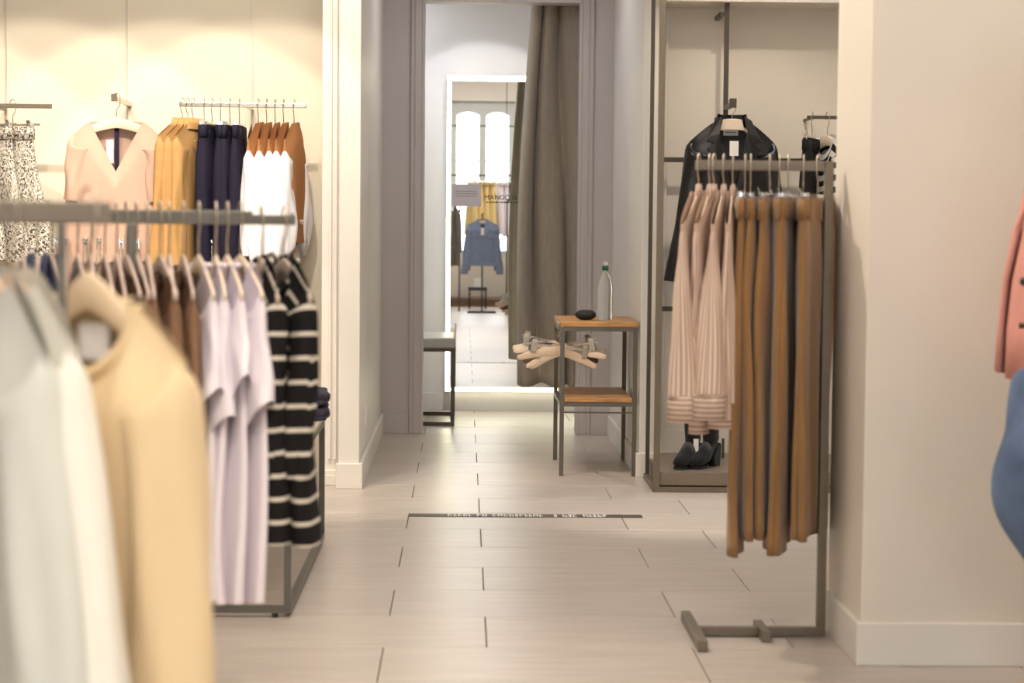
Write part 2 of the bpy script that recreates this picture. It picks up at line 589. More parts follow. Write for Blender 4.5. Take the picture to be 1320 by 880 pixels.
BLK = mat('black_lettering', (0.02, 0.02, 0.02), 0.6)
sign = thing('mirror_lettering', 'black shop lettering stuck on the upper part of the cubicle mirror', 'lettering', (0.135, 13.0055, 1.398))
lx_ = 0.0
for ch in 'MANGO likes':
    if ch == ' ':
        lx_ += 0.012
        continue
    me_ = text_mesh(ch, 0.044, BLK, 'letter')
    xs_ = [v_.co.x for v_ in me_.vertices]
    o = part('letter', me_, sign)
    o.rotation_euler = (PI / 2, 0, 0)
    o.location = (lx_ - min(xs_), 0, 0)
    lx_ += max(xs_) - min(xs_) + 0.005
sm = MB()
x = 0.01
while x < 0.30:
    w = rng.uniform(0.006, 0.02)
    sm.box(x, x + w, -0.0006, 0.0004, -0.021, -0.012)
    x += w + 0.006
sm.build('small_lettering', BLK, sign)['kind'] = 'stuff'

# curtain
CURT = mat('taupe_linen', (0.36, 0.305, 0.24), 0.9, var=0.1, scale=60, stretch=(1, 1, 0.2), sheen=0.2)
cur = thing('fitting_room_curtain', 'taupe linen curtain gathered at the right of the cubicle opening', 'curtain', (0.53, 11.84, 0))
rows = []
NZ, NX = 40, 120
for i in range(NZ + 1):
    f = i / NZ
    z = 2.60 + (0.275 - 2.60) * f
    xl = -0.14 - 0.065 * math.sin(min(1, f * 1.25) * PI * 0.5) + 0.02 * f * f
    xr = 0.21
    ring = []
    for j in range(NX + 1):
        t = j / NX
        x = xl + (xr - xl) * t
        ph = (t + 0.10 * math.sin(5 * t + 1.5 * f)) * 3.9 * 2 * PI + 0.8 * math.sin(f * 2.4 + t * 3)
        amp = 0.046 + 0.014 * math.sin(t * 7 + 2 * f)
        y = amp * math.sin(ph) + 0.005 * math.sin(2.3 * ph + 2 * f) + 0.02 * math.sin(3 * f + 4 * t)
        x += 0.014 * math.cos(ph)
        ring.append((x, y, z + 0.012 * math.sin(ph) * f))
    rows.append(ring)
cb = MB().loft(rows, closed=False)
o = cb.build('cloth', CURT, cur, True)
sol = o.modifiers.new('thick', 'SOLIDIFY'); sol.thickness = 0.004
MB().tube([(-0.55, 0, 2.62), (0.3, 0, 2.62)], 0.012, 10).build('curtain_rail', DARKMETAL, cur, True)

# bench
bench = thing('cubicle_bench', 'padded bench with dark metal sled frame beside the cubicle mirror', 'bench', (-0.45, 12.4, 0))
bx0, bx1, by0, by1 = -0.42, 0.402, -0.35, 0.35
MB().box(bx0, bx1, by0, by1, 0.475, 0.54).build('seat_pad', mat('stone_leather', (0.42, 0.40, 0.36), 0.45), bench, bevel=0.012)
MB().box(bx0 + 0.01, bx1 - 0.01, by0 + 0.01, by1 - 0.01, 0.455, 0.4745).build('seat_frame', DARKMETAL, bench)
for y in (by0 + 0.015, by1 - 0.015):
    for x in (bx0 + 0.012, bx1 - 0.014):
        MB().box(x - 0.012, x + 0.012, y - 0.012, y + 0.012, 0.0001, 0.4545).build('leg', DARKMETAL, bench)
    MB().box(bx0 + 0.0245, bx1 - 0.0265, y - 0.011, y + 0.011, 0.001, 0.024).build('floor_rail', DARKMETAL, bench)

# ================================================================== HANGERS
def arc(cx, cz, r, a0, a1, n):
    return [(cx + r * math.cos(a0 + (a1 - a0) * k / n), 0, cz + r * math.sin(a0 + (a1 - a0) * k / n)) for k in range(n + 1)]


def hook_mb(stem=-0.098):
    p = [(-0.0175, 0, -0.022)] + arc(0, 0.0015, 0.0175, PI, 0, 8) + [(0.0175, 0, -0.028), (0.012, 0, -0.045), (0.002, 0, -0.056), (0, 0, -0.068), (0, 0, stem)]
    return MB().tube(p, 0.0022, 6)


HOOK = hook_mb().mesh('hook', BRASS, True)


def hanger_body(half=0.205, thick=0.007, neck=0.05, droop=0.075):
    rings = []
    n = 26
    for i in range(n + 1):
        s = -1 + 2 * i / n
        x = s * half
        a = abs(s)
        zt = -0.094 - droop * a ** 1.25
        h = neck * (1 - a) ** 0.7 * 0.55 + 0.024
        if a > 0.93:
            h *= 0.75
        t = thick / 2
        y = 0.0
        zb = zt - h
        zm = (zt + zb) / 2
        rings.append([(x, y - t, zb + 0.003), (x, y - t * 0.5, zb), (x, y + t * 0.5, zb), (x, y + t, zb + 0.003), (x, y + t, zt - 0.003), (x, y + t * 0.5, zt), (x, y - t * 0.5, zt), (x, y - t, zt - 0.003)])
    return MB().loft(rings, True, True)


HB = {}


def hanger_mesh(key, material, half=0.2, droop=0.075):
    if key not in HB:
        HB[key] = hanger_body(half, droop=droop).mesh('hanger_body', material, True)
    return HB[key]


CLIP_BAR = MB().box(-0.17, 0.17, -0.003, 0.003, -0.108, -0.098).mesh('clip_bar', CHROME)
clip_mb = MB().box(-0.014, 0.014, -0.011, -0.005, -0.145, -0.096).box(-0.014, 0.014, 0.005, 0.011, -0.145, -0.096).box(-0.012, 0.012, -0.009, 0.009, -0.116, -0.106)
clip_mb.add([(-0.014, -0.011, -0.096), (0.014, -0.011, -0.096), (0.012, -0.016, -0.082), (-0.012, -0.016, -0.082)], [(0, 1, 2, 3)])
CLIP_C = clip_mb.mesh('clip', CHROME)
CLIP_G = clip_mb.mesh('clip', GLASSY)


def wood_hanger(loc, rz, label, key, material, group, half=0.2, droop=0.075):
    h = thing('clothes_hanger', label, 'hanger', loc, rz, group)
    part('hook', HOOK, h)
    part('hanger_body', hanger_mesh(key, material, half, droop), h)
    return h


def clip_hanger(loc, rz, label, group, clear=False, span=0.15):
    h = thing('clip_hanger', label, 'hanger', loc, rz, group)
    part('hook', HOOK, h)
    part('clip_bar', CLIP_BAR, h)
    for s in (-1, 1):
        c = part('clip', CLIP_G if clear else CLIP_C, h)
        c.location = (s * span, 0, 0)
    return h


# ================================================================== GARMENTS
def sstep(a, b, x):
    t = min(1, max(0, (x - a) / (b - a)))
    return t * t * (3 - 2 * t)


def sp(c, e):
    return math.copysign(abs(c) ** e, c)


def top_body(W=0.20, hem=0.23, L=0.65, t1=0.045, t2=0.055, neck=0.08, nf=0.09, nb=0.012, drop=0.055, vneck=False,
             fold=0.012, seed=1, N=64, M=28, gather=0.0, waist=0.0, z0=-0.100, ts=0.009):
    r = random.Random(seed)
    k1, k2 = r.uniform(16, 24), r.uniform(30, 44)
    p1, p2, dr = r.uniform(0, 6), r.uniform(0, 6), r.uniform(-1.5, 1.5)
    zh = z0 - L
    rings = []
    for i in range(M + 1):
        f = i / M
        ring = []
        for j in range(N):
            th = 2 * PI * j / N
            c, s = math.cos(th), math.sin(th)
            sx = sp(c, 0.85)
            xt = W * sx
            ax = abs(xt)
            if ax > neck:
                zt = z0 - drop * ((ax - neck) / (W - neck)) ** 1.15
            else:
                q = ax / neck
                if s < 0:
                    zt = z0 - (nf * (1 - q) if vneck else nf * math.sqrt(max(0, 1 - q * q)))
                else:
                    zt = z0 + nb - nb * q
            z = zt + (zh - zt) * f
            w = W + (hem - W) * sstep(0.1, 0.95, f) - waist * math.sin(PI * min(1, f * 1.2)) * 0.5
            w *= 1 - gather * sstep(0.9, 1.0, f)
            tt = ts if ax > neck else ts + 0.014 * (1 - (ax / neck) ** 2)
            t = tt + (t1 - tt) * sstep(0, 0.22, f) + (t2 - t1) * sstep(0.3, 1, f)
            t *= 1 - gather * sstep(0.9, 1.0, f)
            x = sx * w
            y = t * sp(s, 0.75)
            A = fold * sstep(0.05, 0.9, f)
            y += A * (math.sin(k1 * x + p1 + dr * f * 3) + 0.45 * math.sin(k2 * x + p2 - dr * 2 * f))
            x += A * 0.5 * math.sin(k1 * y * 2 + p2 + 4 * f)
            z += 0.5 * A * math.sin(9 * x + p1) * f
            ring.append((x, y, z))
        rings.append(ring)
    return MB().loft(rings)


def sleeve_mb(side=1, W=0.20, drop=0.055, L=0.58, rv0=0.045, rv1=0.05, ru0=0.075, ru1=0.035, out=0.03, fwd=-0.02, puff=0.0, gather=0.0,
              fold=0.004, seed=3, N=28, M=24, z0=-0.100, cap=False, slant=0.0, slant2=0.0):
    r = random.Random(seed)
    p1, p2 = r.uniform(0, 6), r.uniform(0, 6)
    zs = z0 - drop
    rings = []
    for i in range(M + 1):
        f = i / M
        cy = fwd * sstep(0.1, 1, f)
        pf = math.sin(PI * sstep(0.3, 1.0, f))
        rv = rv0 + (rv1 - rv0) * sstep(0, 1, f) + puff * pf
        ru = ru0 + (ru1 - ru0) * sstep(0, 0.30, f) + puff * 0.7 * pf
        if f < 0.14:
            rv *= (0.28 if rv0 > 0.015 else 0.9) + (0.72 if rv0 > 0.015 else 0.1) * sstep(0, 0.14, f)
        g = 1 - gather * sstep(0.90, 1.0, f)
        rv, ru = rv * g, ru * g
        # upper outer edge: runs over the shoulder point, then straight down
        if f < 0.14:
            ang = f / 0.14 * PI / 2 * 0.94
            tx = W - 0.028 + 0.036 * math.sin(ang)
            tz = zs + 0.006 - 0.058 * (1 - math.cos(ang))
        else:
            q = (f - 0.14) / 0.86
            ang = PI / 2 * 0.94
            tx = W + 0.008 + out * q
            tz = zs - 0.050 - (L - 0.050) * q
        cx, cz = tx - ru * math.sin(ang), tz - ru * math.cos(ang)
        dx, dz = math.sin(ang), math.cos(ang)
        ring = []
        for j in range(N):
            th = 2 * PI * j / N
            a, b = math.cos(th), math.sin(th)
            wob = fold * (math.sin(3 * th + p1 + 5 * f) + 0.6 * math.sin(5 * th + p2 - 7 * f)) * sstep(0.05, 0.5, f)
            uu = (ru + wob) * a
            vv = (rv + wob) * b
            ring.append((side * (cx + uu * dx), cy + vv, cz + uu * dz + slant * a * f * f + slant2 * b * f * f))
        if side < 0:
            ring = ring[::-1]
        rings.append(ring)
    return MB().loft(rings, False, cap)


def collar_mb(neck=0.075, h=0.035, z0=-0.100, nf=0.03, stand=0.02, open_=0.25, dep=0.014, fl=1.0):
    rings = []
    N = 36
    for (dr, dz) in ((0.002, -0.012), (0.002, stand), (0.006, stand + 0.004), (0.016, stand - h * 0.5), (0.022, stand - h)):
        ring = []
        for j in range(N + 1):
            t = -PI / 2 + open_ + (2 * PI - 2 * open_) * j / N
            c, s = math.cos(t), math.sin(t)
            fr = max(0, -s)
            ring.append(((neck + dr * fl) * c, (dep + dr * 0.6 * fl) * s, z0 + dz - nf * fr ** 2))
        rings.append(ring)
    return MB().loft(rings, closed=False)


def neckband_mb(neck=0.08, nf=0.09, nb=0.012, z0=-0.100, r=0.008):
    pts = []
    N = 40
    for j in range(N + 1):
        th = 2 * PI * j / N
        q = abs(math.cos(th))
        x = neck * math.cos(th)
        if math.sin(th) < 0:
            z = z0 - nf * math.sqrt(max(0, 1 - q * q))
        else:
            z = z0 + nb - nb * q
        y = (0.009 + 0.014 * (1 - q * q)) * sp(math.sin(th), 0.75)
        pts.append((x, y, z))
    return MB().tube(pts, r, 8, False)


def cuff_mb(side, W, drop, L, out, fwd, rv, ru, h=0.07, z0=-0.1, ru_end=0.045):
    zs = z0 - drop
    rings = []
    cx, cy, cz = W + 0.008 + out - ru_end, fwd, zs - L
    for dz, k in ((0.012, 0.92), (0.0, 1.0), (-h, 1.04), (-h, 0.97)):
        rings.append([(side * (cx + ru * k * math.cos(2 * PI * j / 24)), cy + rv * k * math.sin(2 * PI * j / 24), cz + dz) for j in range(24)])
    return MB().loft(rings)


TAGM = MB().box(-0.016, 0.016, -0.001, 0.001, -0.055, 0.0).mesh('price_tag', WHITE)


class Top:
    """one kind of hung top: meshes shared by all its copies"""

    def __init__(self, name, cat, matl, body=None, sleeve=None, sleeve_mat=None, collar=None, neckband=None, cuff=None, cuff_mat=None, tagged=False, variants=3):
        self.name, self.cat, self.tagged = name, cat, tagged
        body = body or {}
        self.sets = []
        for s in range(variants):
            d = {}
            d['body'] = top_body(**dict(dict(seed=s + 11), **body)).mesh('body', matl, True)
            if sleeve is not None:
                for side in (-1, 1):
                    kw = dict(W=body.get('W', 0.2), drop=body.get('drop', 0.055), seed=s * 2 + side + 5)
                    kw.update({k_: (v_[s % len(v_)] if isinstance(v_, list) else v_) for k_, v_ in sleeve.items()})
                    d['sleeve%d' % side] = sleeve_mb(side, **kw).mesh('sleeve', sleeve_mat or matl, True)
                    if cuff is not None:
                        d['cuff%d' % side] = cuff_mb(side, kw['W'], kw['drop'], kw.get('L', 0.58), kw.get('out', 0.03), kw.get('fwd', -0.02), **{k_: (v_[s % len(v_)] if isinstance(v_, list) else v_) for k_, v_ in cuff.items()}).mesh('cuff', cuff_mat or matl, True)
            if collar is not None:
                d['collar'] = collar_mb(**collar).mesh('collar', matl, True)
            if neckband is not None:
                d['neckband'] = neckband_mb(**neckband).mesh('neckband', neckband_mat_or(matl), True)
            self.sets.append(d)

    def place(self, loc, rz, label, group=None, v=0):
        t = thing(self.name, label, self.cat, loc, rz, group)
        d = self.sets[v % len(self.sets)]
        for k, me in d.items():
            if k.startswith('cuff'):
                continue
            p = part(k.rstrip('-1'), me, t)
            if k.startswith('sleeve') and ('cuff' + k[6:]) in d:
                part('cuff', d['cuff' + k[6:]], p)
        if self.tagged:
            q = part('price_tag', TAGM, t)
            q.location = (0.02, -0.035, -0.16)
        return t


def neckband_mat_or(m_):
    return m_


def trouser_mb(seed, L=1.02, ww=0.185, tw=0.018, t1=0.032, leg=0.105, hem=0.10, fold=0.006, zt=-0.125, sharp=0.8):
    r = random.Random(seed)
    mb = MB()
    for side in (-1, 1):
        p1, p2 = r.uniform(0, 6), r.uniform(0, 6)
        yo = r.uniform(-0.008, 0.008) + side * 0.004
        dl = r.uniform(-0.05, 0.02)
        rings = []
        M, N = 26, 30
        for i in range(M + 1):
            f = i / M
            w = ww / 2 * 1.02 + (leg - ww / 2) * sstep(0.02, 0.3, f) + (hem - leg) * sstep(0.3, 1, f)
            cx = side * (ww / 2 - 0.004 + 0.012 * sstep(0.1, 0.6, f))
            t = tw + (t1 - tw) * sstep(0, 0.18, f)
            z = zt - (L + dl) * f
            ring = []
            for j in range(N):
                th = 2 * PI * j / N
                c, s = math.cos(th), math.sin(th)
                x = cx + w * sp(c, 0.8)
                y = yo * f + t * sp(s, sharp)
                y += fold * (math.sin(30 * x + p1 + 3 * f) + 0.5 * math.sin(55 * x + p2 + 9 * f) + (1.0 if sharp < 0.7 else 0) * (abs(math.sin(22 * x + p2 + 2 * f)) - 0.5)) * (0.5 + 0.5 * sstep(0, 0.3, f))
                ring.append((x, y, z))
            rings.append(ring)
        mb.loft(rings, True, True)
    return mb


def waistband_mb(ww=0.185, t=0.02, zt=-0.125, h=0.045, seed=0, ruffle=0.0):
    rings = []
    r = random.Random(seed)
    p = r.uniform(0, 6)
    for dz, k in ((0.012, 0.96), (0.0, 1.02), (-h, 1.03), (-h - 0.004, 0.95)):
        rings.append([((ww * k) * sp(math.cos(2 * PI * j / 48), 0.8), (t * k + ruffle * math.sin(11 * 2 * PI * j / 48 + p)) * sp(math.sin(2 * PI * j / 48), 0.7), zt + dz + ruffle * 0.8 * math.sin(7 * 2 * PI * j / 48)) for j in range(48)])
    return MB().loft(rings)


class Bottom:
    def __init__(self, name, cat, matl, variants=3, ruffle=0.0, button=None, **kw):
        self.name, self.cat, self.button = name, cat, button
        self.sets = []
        for s in range(variants):
            self.sets.append({'legs': trouser_mb(s * 7 + 3, **kw).mesh('legs', matl, True),
                              'waistband': waistband_mb(kw.get('ww', 0.185), kw.get('tw', 0.018) + 0.004, seed=s, ruffle=ruffle).mesh('waistband', matl, True)})

    def place(self, loc, rz, label, group=None, v=0):
        t = thing(self.name, label, self.cat, loc, rz, group)
        for k, me in self.sets[v % len(self.sets)].items():
            part(k, me, t)
        if self.button:
            b = part('button', self.button, t)
            b.location = (0.10, -0.036, -0.19)
        return t


def skirt_set(name, cat, matl, L=0.5, ww=0.16, hem=0.24, variants=2, t=0.035):
    out = []
    for s in range(variants):
        mb = top_body(W=ww, hem=hem, L=L, t1=t, t2=t * 1.6, neck=ww * 0.95, nf=0.004, nb=0.004, drop=0.0, fold=0.014, seed=30 + s, z0=-0.125)
        out.append(mb.mesh('skirt_body', matl, True))
    return out


ORD = ['leftmost', 'second from the left', 'third from the left', 'fourth from the left', 'fifth from the left', 'sixth from the left', 'seventh from the left', 'eighth from the left']


def pos_phrase(i, n):
    if n == 1:
        return ''
    if i == n - 1:
        return 'rightmost'
    return ORD[i]


def say(i, n, noun, where):
    """label such as: lilac t-shirt, second from the left of its kind, on the middle rack"""
    if n == 1:
        return '%s %s' % (noun, where)
    p = pos_phrase(i, n)
    if p in ('leftmost', 'rightmost'):
        return '%s %s %s' % (p, noun, where)
    return '%s %s %s' % (p.replace(' from the left', '-from-left'), noun, where)


# ------------------------------------------------------------------ fabrics
F_CREAM = mat('cream_knit', (0.80, 0.62, 0.38), 0.9, bump=0.25, bscale=260, sheen=0.2)
F_MINT = mat('pale_mint_knit', (0.64, 0.65, 0.60), 0.9, sheen=0.15, var=0.05, scale=6)
F_OFFW = mat('offwhite_cotton', (0.85, 0.82, 0.74), 0.9)
F_BROWN = mat('brown_knit', (0.22, 0.125, 0.075), 0.95, var=0.35, scale=260, bump=0.5, bscale=260)
F_LILAC = mat('lilac_jersey', (0.77, 0.71, 0.77), 0.85, var=0.02, scale=8)
F_BLACKSTR = stripe_mat('black_striped_knit', (0.012, 0.011, 0.012), (0.62, 0.57, 0.49), 1, 0.051, 0.0085, 0.9)
F_BLUE = mat('slate_blue_knit', (0.11, 0.13, 0.22), 0.9)
F_BEIGE = mat('dusty_beige_knit', (0.50, 0.38, 0.31), 0.9)
F_BLUSH = mat('blush_jersey', (0.60, 0.41, 0.32), 0.9, var=0.03, scale=10)
F_CAMEL = mat('camel_cotton', (0.56, 0.33, 0.13), 0.85, var=0.06, scale=14)
F_NAVY = mat('navy_denim', (0.022, 0.02, 0.04), 0.85, var=0.12, scale=60)
F_TAN = mat('tan_knit', (0.48, 0.235, 0.10), 0.9, bump=0.15, bscale=300)
F_WHITE = mat('white_poplin', (0.84, 0.84, 0.88), 0.8)
F_SNAKE = print_mat('snake_print', (0.06, 0.05, 0.045), (0.72, 0.67, 0.58), 95, 0.48)
F_SHIRT = stripe_mat('pink_striped_shirting', (0.74, 0.60, 0.50), (0.47, 0.31, 0.23), 0, 0.0145, 0.0042, 0.85, soft=0.12)
F_SHIRTC = stripe_mat('pink_striped_cuff', (0.74, 0.60, 0.50), (0.47, 0.31, 0.23), 1, 0.0145, 0.0042, 0.85, soft=0.12)
F_SHIRTP = mat('pink_plain_shirting', (0.72, 0.58, 0.49), 0.85)
F_SUEDE = mat('ochre_corduroy', (0.29, 0.155, 0.058), 0.85, var=0.12, scale=20, stretch=(1, 1, 0.2), bump=0.15, bscale=200, sheen=0.3)
F_LEATHER = mat('black_leather', (0.014, 0.013, 0.014), 0.26, bump=0.12, bscale=70, spec=0.32)
F_LINING = mat('black_lining', (0.02, 0.02, 0.022), 0.6)
F_BW = stripe_mat('black_white_stripe', (0.015, 0.014, 0.016), (0.72, 0.68, 0.62), 1, 0.06, 0.028, 0.85, soft=0.03)
F_PURPLE = mat('plum_grey_knit', (0.075, 0.065, 0.10), 0.95, var=0.2, scale=30)
F_DENIM = mat('light_denim', (0.20, 0.25, 0.38), 0.85, var=0.2, scale=40)
F_YELLOW = mat('yellow_dress_cotton', (0.72, 0.55, 0.25), 0.85)
F_SAGE = mat('sage_cotton', (0.42, 0.42, 0.30), 0.85)

# ------------------------------------------------------------------ garment kinds
cream_kind = Top('cream_sweater', 'sweater', F_CREAM, dict(W=0.188, hem=0.215, L=0.60, neck=0.095, nf=0.10, nb=-0.01, t1=0.06, t2=0.07, fold=0.010, drop=0.075, z0=-0.135),
                 dict(L=0.68, rv0=0.055, rv1=0.055, ru0=0.07, ru1=0.05, out=0.05, fwd=-0.01, fold=0.006, z0=-0.135), neckband=dict(neck=0.095, nf=0.10, nb=-0.01, r=0.010, z0=-0.135), variants=1)
mint_kind = Top('mint_cardigan', 'cardigan', F_MINT, dict(W=0.19, hem=0.235, L=0.80, neck=0.07, nf=0.06, t1=0.05, t2=0.06, fold=0.016, drop=0.10),
                dict(L=0.74, rv0=0.05, rv1=0.055, ru1=0.05, out=0.17, fwd=-0.02, fold=0.007), variants=1)
offw_kind = Top('white_blouse', 'blouse', F_OFFW, dict(W=0.185, hem=0.25, L=0.85, neck=0.075, nf=0.07, t1=0.03, t2=0.05, fold=0.014, drop=0.09),
                dict(L=0.72, rv0=0.035, rv1=0.05, out=0.17, fwd=-0.01), variants=1)
brown_kind = Top('brown_sweater', 'sweater', F_BROWN, dict(W=0.195, hem=0.21, L=0.50, neck=0.13, nf=0.06, nb=0.0, t1=0.018, t2=0.022, fold=0.005, drop=0.035, z0=-0.135),
                 dict(L=[0.30, 0.34], rv0=0.018, rv1=0.026, ru0=0.06, ru1=0.06, out=0.06, fwd=0.0, z0=-0.135, slant=0.03), variants=2)
lilac_kind = Top('lilac_t_shirt', 't-shirt', F_LILAC, dict(W=0.195, hem=0.225, L=0.70, neck=0.10, nf=0.07, nb=0.0, t1=0.018, t2=0.026, fold=0.013, drop=0.05, z0=-0.118),
                 dict(L=[0.25, 0.31, 0.22, 0.28], rv0=0.020, rv1=[0.028, 0.034, 0.024, 0.036], ru0=0.07, ru1=0.085, out=[0.05, 0.03, 0.065, 0.045], fwd=-0.004, fold=0.004, slant=0.05, slant2=0.02, z0=-0.118), neckband=dict(neck=0.10, nf=0.07, nb=0.0, r=0.005, z0=-0.118), variants=4)
stripe_kind = Top('striped_sweater', 'sweater', F_BLACKSTR, dict(W=0.19, hem=0.20, L=0.60, neck=0.085, nf=0.085, t1=0.036, t2=0.042, fold=0.010),
                  dict(L=0.40, rv0=0.03, rv1=0.032, ru1=0.038, out=0.0, fwd=-0.02), neckband=dict(neck=0.085, nf=0.085, r=0.008), variants=2)
blue_kind = Top('blue_sweater', 'sweater', F_BLUE, dict(W=0.19, hem=0.2, L=0.55, t1=0.016, t2=0.02, fold=0.006), dict(L=0.5, rv0=0.018, rv1=0.02, out=0.02), variants=1)
beige_kind = Top('beige_sweater', 'sweater', F_BEIGE, dict(W=0.19, hem=0.2, L=0.55, t1=0.016, t2=0.02, fold=0.006, neck=0.11, z0=-0.12), dict(L=0.5, rv0=0.018, rv1=0.02, out=0.02, z0=-0.12), variants=1)
camel_kind = Top('camel_overshirt', 'jacket', F_CAMEL, dict(W=0.20, hem=0.22, L=0.68, t1=0.035, t2=0.04, fold=0.008, neck=0.07, nf=0.05, drop=0.07),
                 dict(L=0.60, rv0=0.036, rv1=0.036, ru1=0.05, out=0.03, fwd=0.0, fold=0.006), collar=dict(neck=0.07, h=0.05, nf=0.03, dep=0.02), variants=2)
two_tone_kind = Top('two_tone_sweater', 'sweater', F_TAN, dict(W=0.20, hem=0.19, L=0.56, t1=0.03, t2=0.034, fold=0.010, neck=0.085, nf=0.06, drop=0.08),
                    dict(W=0.205, L=[0.50, 0.56], drop=0.125, rv0=0.030, rv1=0.036, ru0=0.06, ru1=0.05, out=[0.02, 0.06], fwd=0.0, puff=0.014, gather=0.55, fold=0.007), F_WHITE, variants=2)
shirt_kind = Top('striped_shirt', 'shirt', F_SHIRT, dict(W=0.205, hem=0.225, L=0.66, t1=0.018, t2=0.026, fold=0.008, neck=0.025, nf=0.008, nb=0.002, drop=0.10, z0=-0.090, ts=0.014),
                 dict(z0=-0.094, L=[0.49, 0.46, 0.53, 0.48, 0.51], rv0=0.012, rv1=[0.050, 0.030, 0.030, 0.052, 0.042], ru0=0.07, ru1=0.045, out=[0.03, -0.05, -0.04, 0.06, 0.0], fwd=[0.012, 0, 0, 0.0, -0.012], fold=0.004), collar=dict(neck=0.022, h=0.035, nf=0.015, z0=-0.094, dep=0.006, fl=0.35),
                 cuff=dict(rv=[0.046, 0.028, 0.028, 0.048, 0.039], ru=0.043, h=0.07), cuff_mat=F_SHIRTC, variants=5)
bw_kind = Top('black_white_top', 'top', F_BW, dict(W=0.17, hem=0.19, L=0.45, t1=0.03, t2=0.035, fold=0.008), dict(L=0.3, rv0=0.03, rv1=0.035, out=0.02), variants=1)
BUTTON = MB().lathe([(0.001, -0.002), (0.008, -0.002), (0.008, 0.002), (0.001, 0.002)], 12).mesh('button', CHROME, True)
ochre_kind = Bottom('ochre_trousers', 'trousers', F_SUEDE, variants=7, ruffle=0.008, L=1.02, ww=0.18, tw=0.012, t1=0.017, leg=0.100, hem=0.108, fold=0.0055, sharp=0.6)
navy_kind = Bottom('navy_jeans', 'jeans', F_NAVY, variants=2, button=BUTTON, L=0.98, ww=0.19, tw=0.02, t1=0.035, leg=0.10, hem=0.08)

# ================================================================== RIGHT RACK
RB = 5.86
rack = thing('clothes_rack', 'freestanding bronze metal clothes rack with one post beside the right column', 'clothes rack', (0.9, RB, 0))
MB().box(-0.215, 0.168, -0.011, 0.011, 1.396, 1.425).build('hang_bar', BRONZE, rack, bevel=0.002)
MB().box(0.169, 0.195, -0.013, 0.013, 0.0305, 1.425).build('post', BRONZE, rack, bevel=0.002)
MB().box(-0.185, 0.195, -0.013, 0.013, 0.004, 0.030).build('base_bar', BRONZE, rack, bevel=0.002)
MB().box(-0.214, -0.1855, -0.225, 0.225, 0.0005, 0.034).build('foot', BRONZE, rack, bevel=0.002)
MB().box(-0.008, 0.018, -0.09, 0.09, 0.0005, 0.0038).box(-0.008, 0.018, -0.09, -0.0135, 0.0038, 0.033).box(-0.008, 0.018, 0.0135, 0.09, 0.0038, 0.033).box(-0.008, 0.018, -0.0135, 0.0135, 0.0302, 0.033).build('foot', BRONZE, rack)

shx = [0.695, 0.727, 0.740, 0.769, 0.796]
for i, x in enumerate(shx):
    a = math.radians(-110 + [0, 3, -2, 4, 9][i])
    loc = (x, RB, 1.425)
    lab = say(i, 5, 'pink striped shirt', 'on the right rack')
    shirt_kind.place(loc, a, lab, 'pink striped shirts on the right rack', i)
    wood_hanger(loc, a, 'pale hanger inside the ' + lab, 'paler', WOOD_P, 'hangers on the right rack', 0.18, 0.12)
trx = [0.833, 0.849, 0.907, 0.935, 0.962, 1.006, 1.050]
for i, x in enumerate(trx):
    a = math.radians(-102 + [0, 4, -4, 3, -3, 4, -13][i])
    loc = (x, RB, 1.425)
    lab = say(i, 7, 'ochre brown trousers', 'on the right rack')
    ochre_kind.place(loc, a, lab, 'ochre trousers on the right rack', i)
    clip_hanger(loc, a, 'clear clip hanger holding the ' + lab, 'clip hangers on the right rack', True)

# ================================================================== MIDDLE LEFT RACK
def along(A, B, x):
    t = (x - A[0]) / (B[0] - A[0])
    return (x, A[1] + t * (B[1] - A[1]))


MA, MBb = (-0.751, 4.25), (-0.371, 4.35)
ang = math.atan2(MBb[1] - MA[1], MBb[0] - MA[0])
ZB = 1.252
mid = thing('clothes_rack', 'grey metal clothes rack crowded with brown, lilac and striped tops', 'clothes rack', (-0.462, 4.326, 0), ang)
MB().box(-0.80, 0.0, -0.011, 0.011, ZB - 0.030, ZB).build('hang_bar', GREYMETAL, mid, bevel=0.002)
MB().box(0.001, 0.095, -0.009, 0.009, ZB - 0.030, ZB - 0.008).build('bar_extension', GREYMETAL, mid, bevel=0.002)
MB().tube([(0.088, 0, ZB - 0.0075), (0.088, 0, ZB)], 0.004, 8).build('end_stop', CHROME, mid, True)
for x in (-0.26, -0.79):
    MB().box(x - 0.010, x + 0.010, -0.010, 0.010, 0.0305, ZB - 0.0305).build('post', GREYMETAL, mid, bevel=0.002)
MB().box(-0.80, -0.25, -0.012, 0.012, 0.004, 0.030).build('base_bar', GREYMETAL, mid)
for x in (-0.815, -0.235):
    MB().box(x - 0.0145, x + 0.0145, -0.22, 0.22, 0.0005, 0.034).build('foot', GREYMETAL, mid)

UA = math.radians(-75.5)


def on_mid(kind, xs, noun, hname, key, hm, angs=None, dz=0.0):
    n = len(xs)
    for i, x in enumerate(xs):
        px, py = along(MA, MBb, x)
        a = UA + math.radians(angs[i] if angs else rng.uniform(-4, 4))
        loc = (px, py, ZB + dz)
        lab = say(i, n, noun, 'on the middle rack')
        kind.place(loc, a, lab, noun + 's on the middle rack', i)
        wood_hanger(loc, a, hname + ' inside the ' + lab, key, hm, 'hangers on the middle rack')


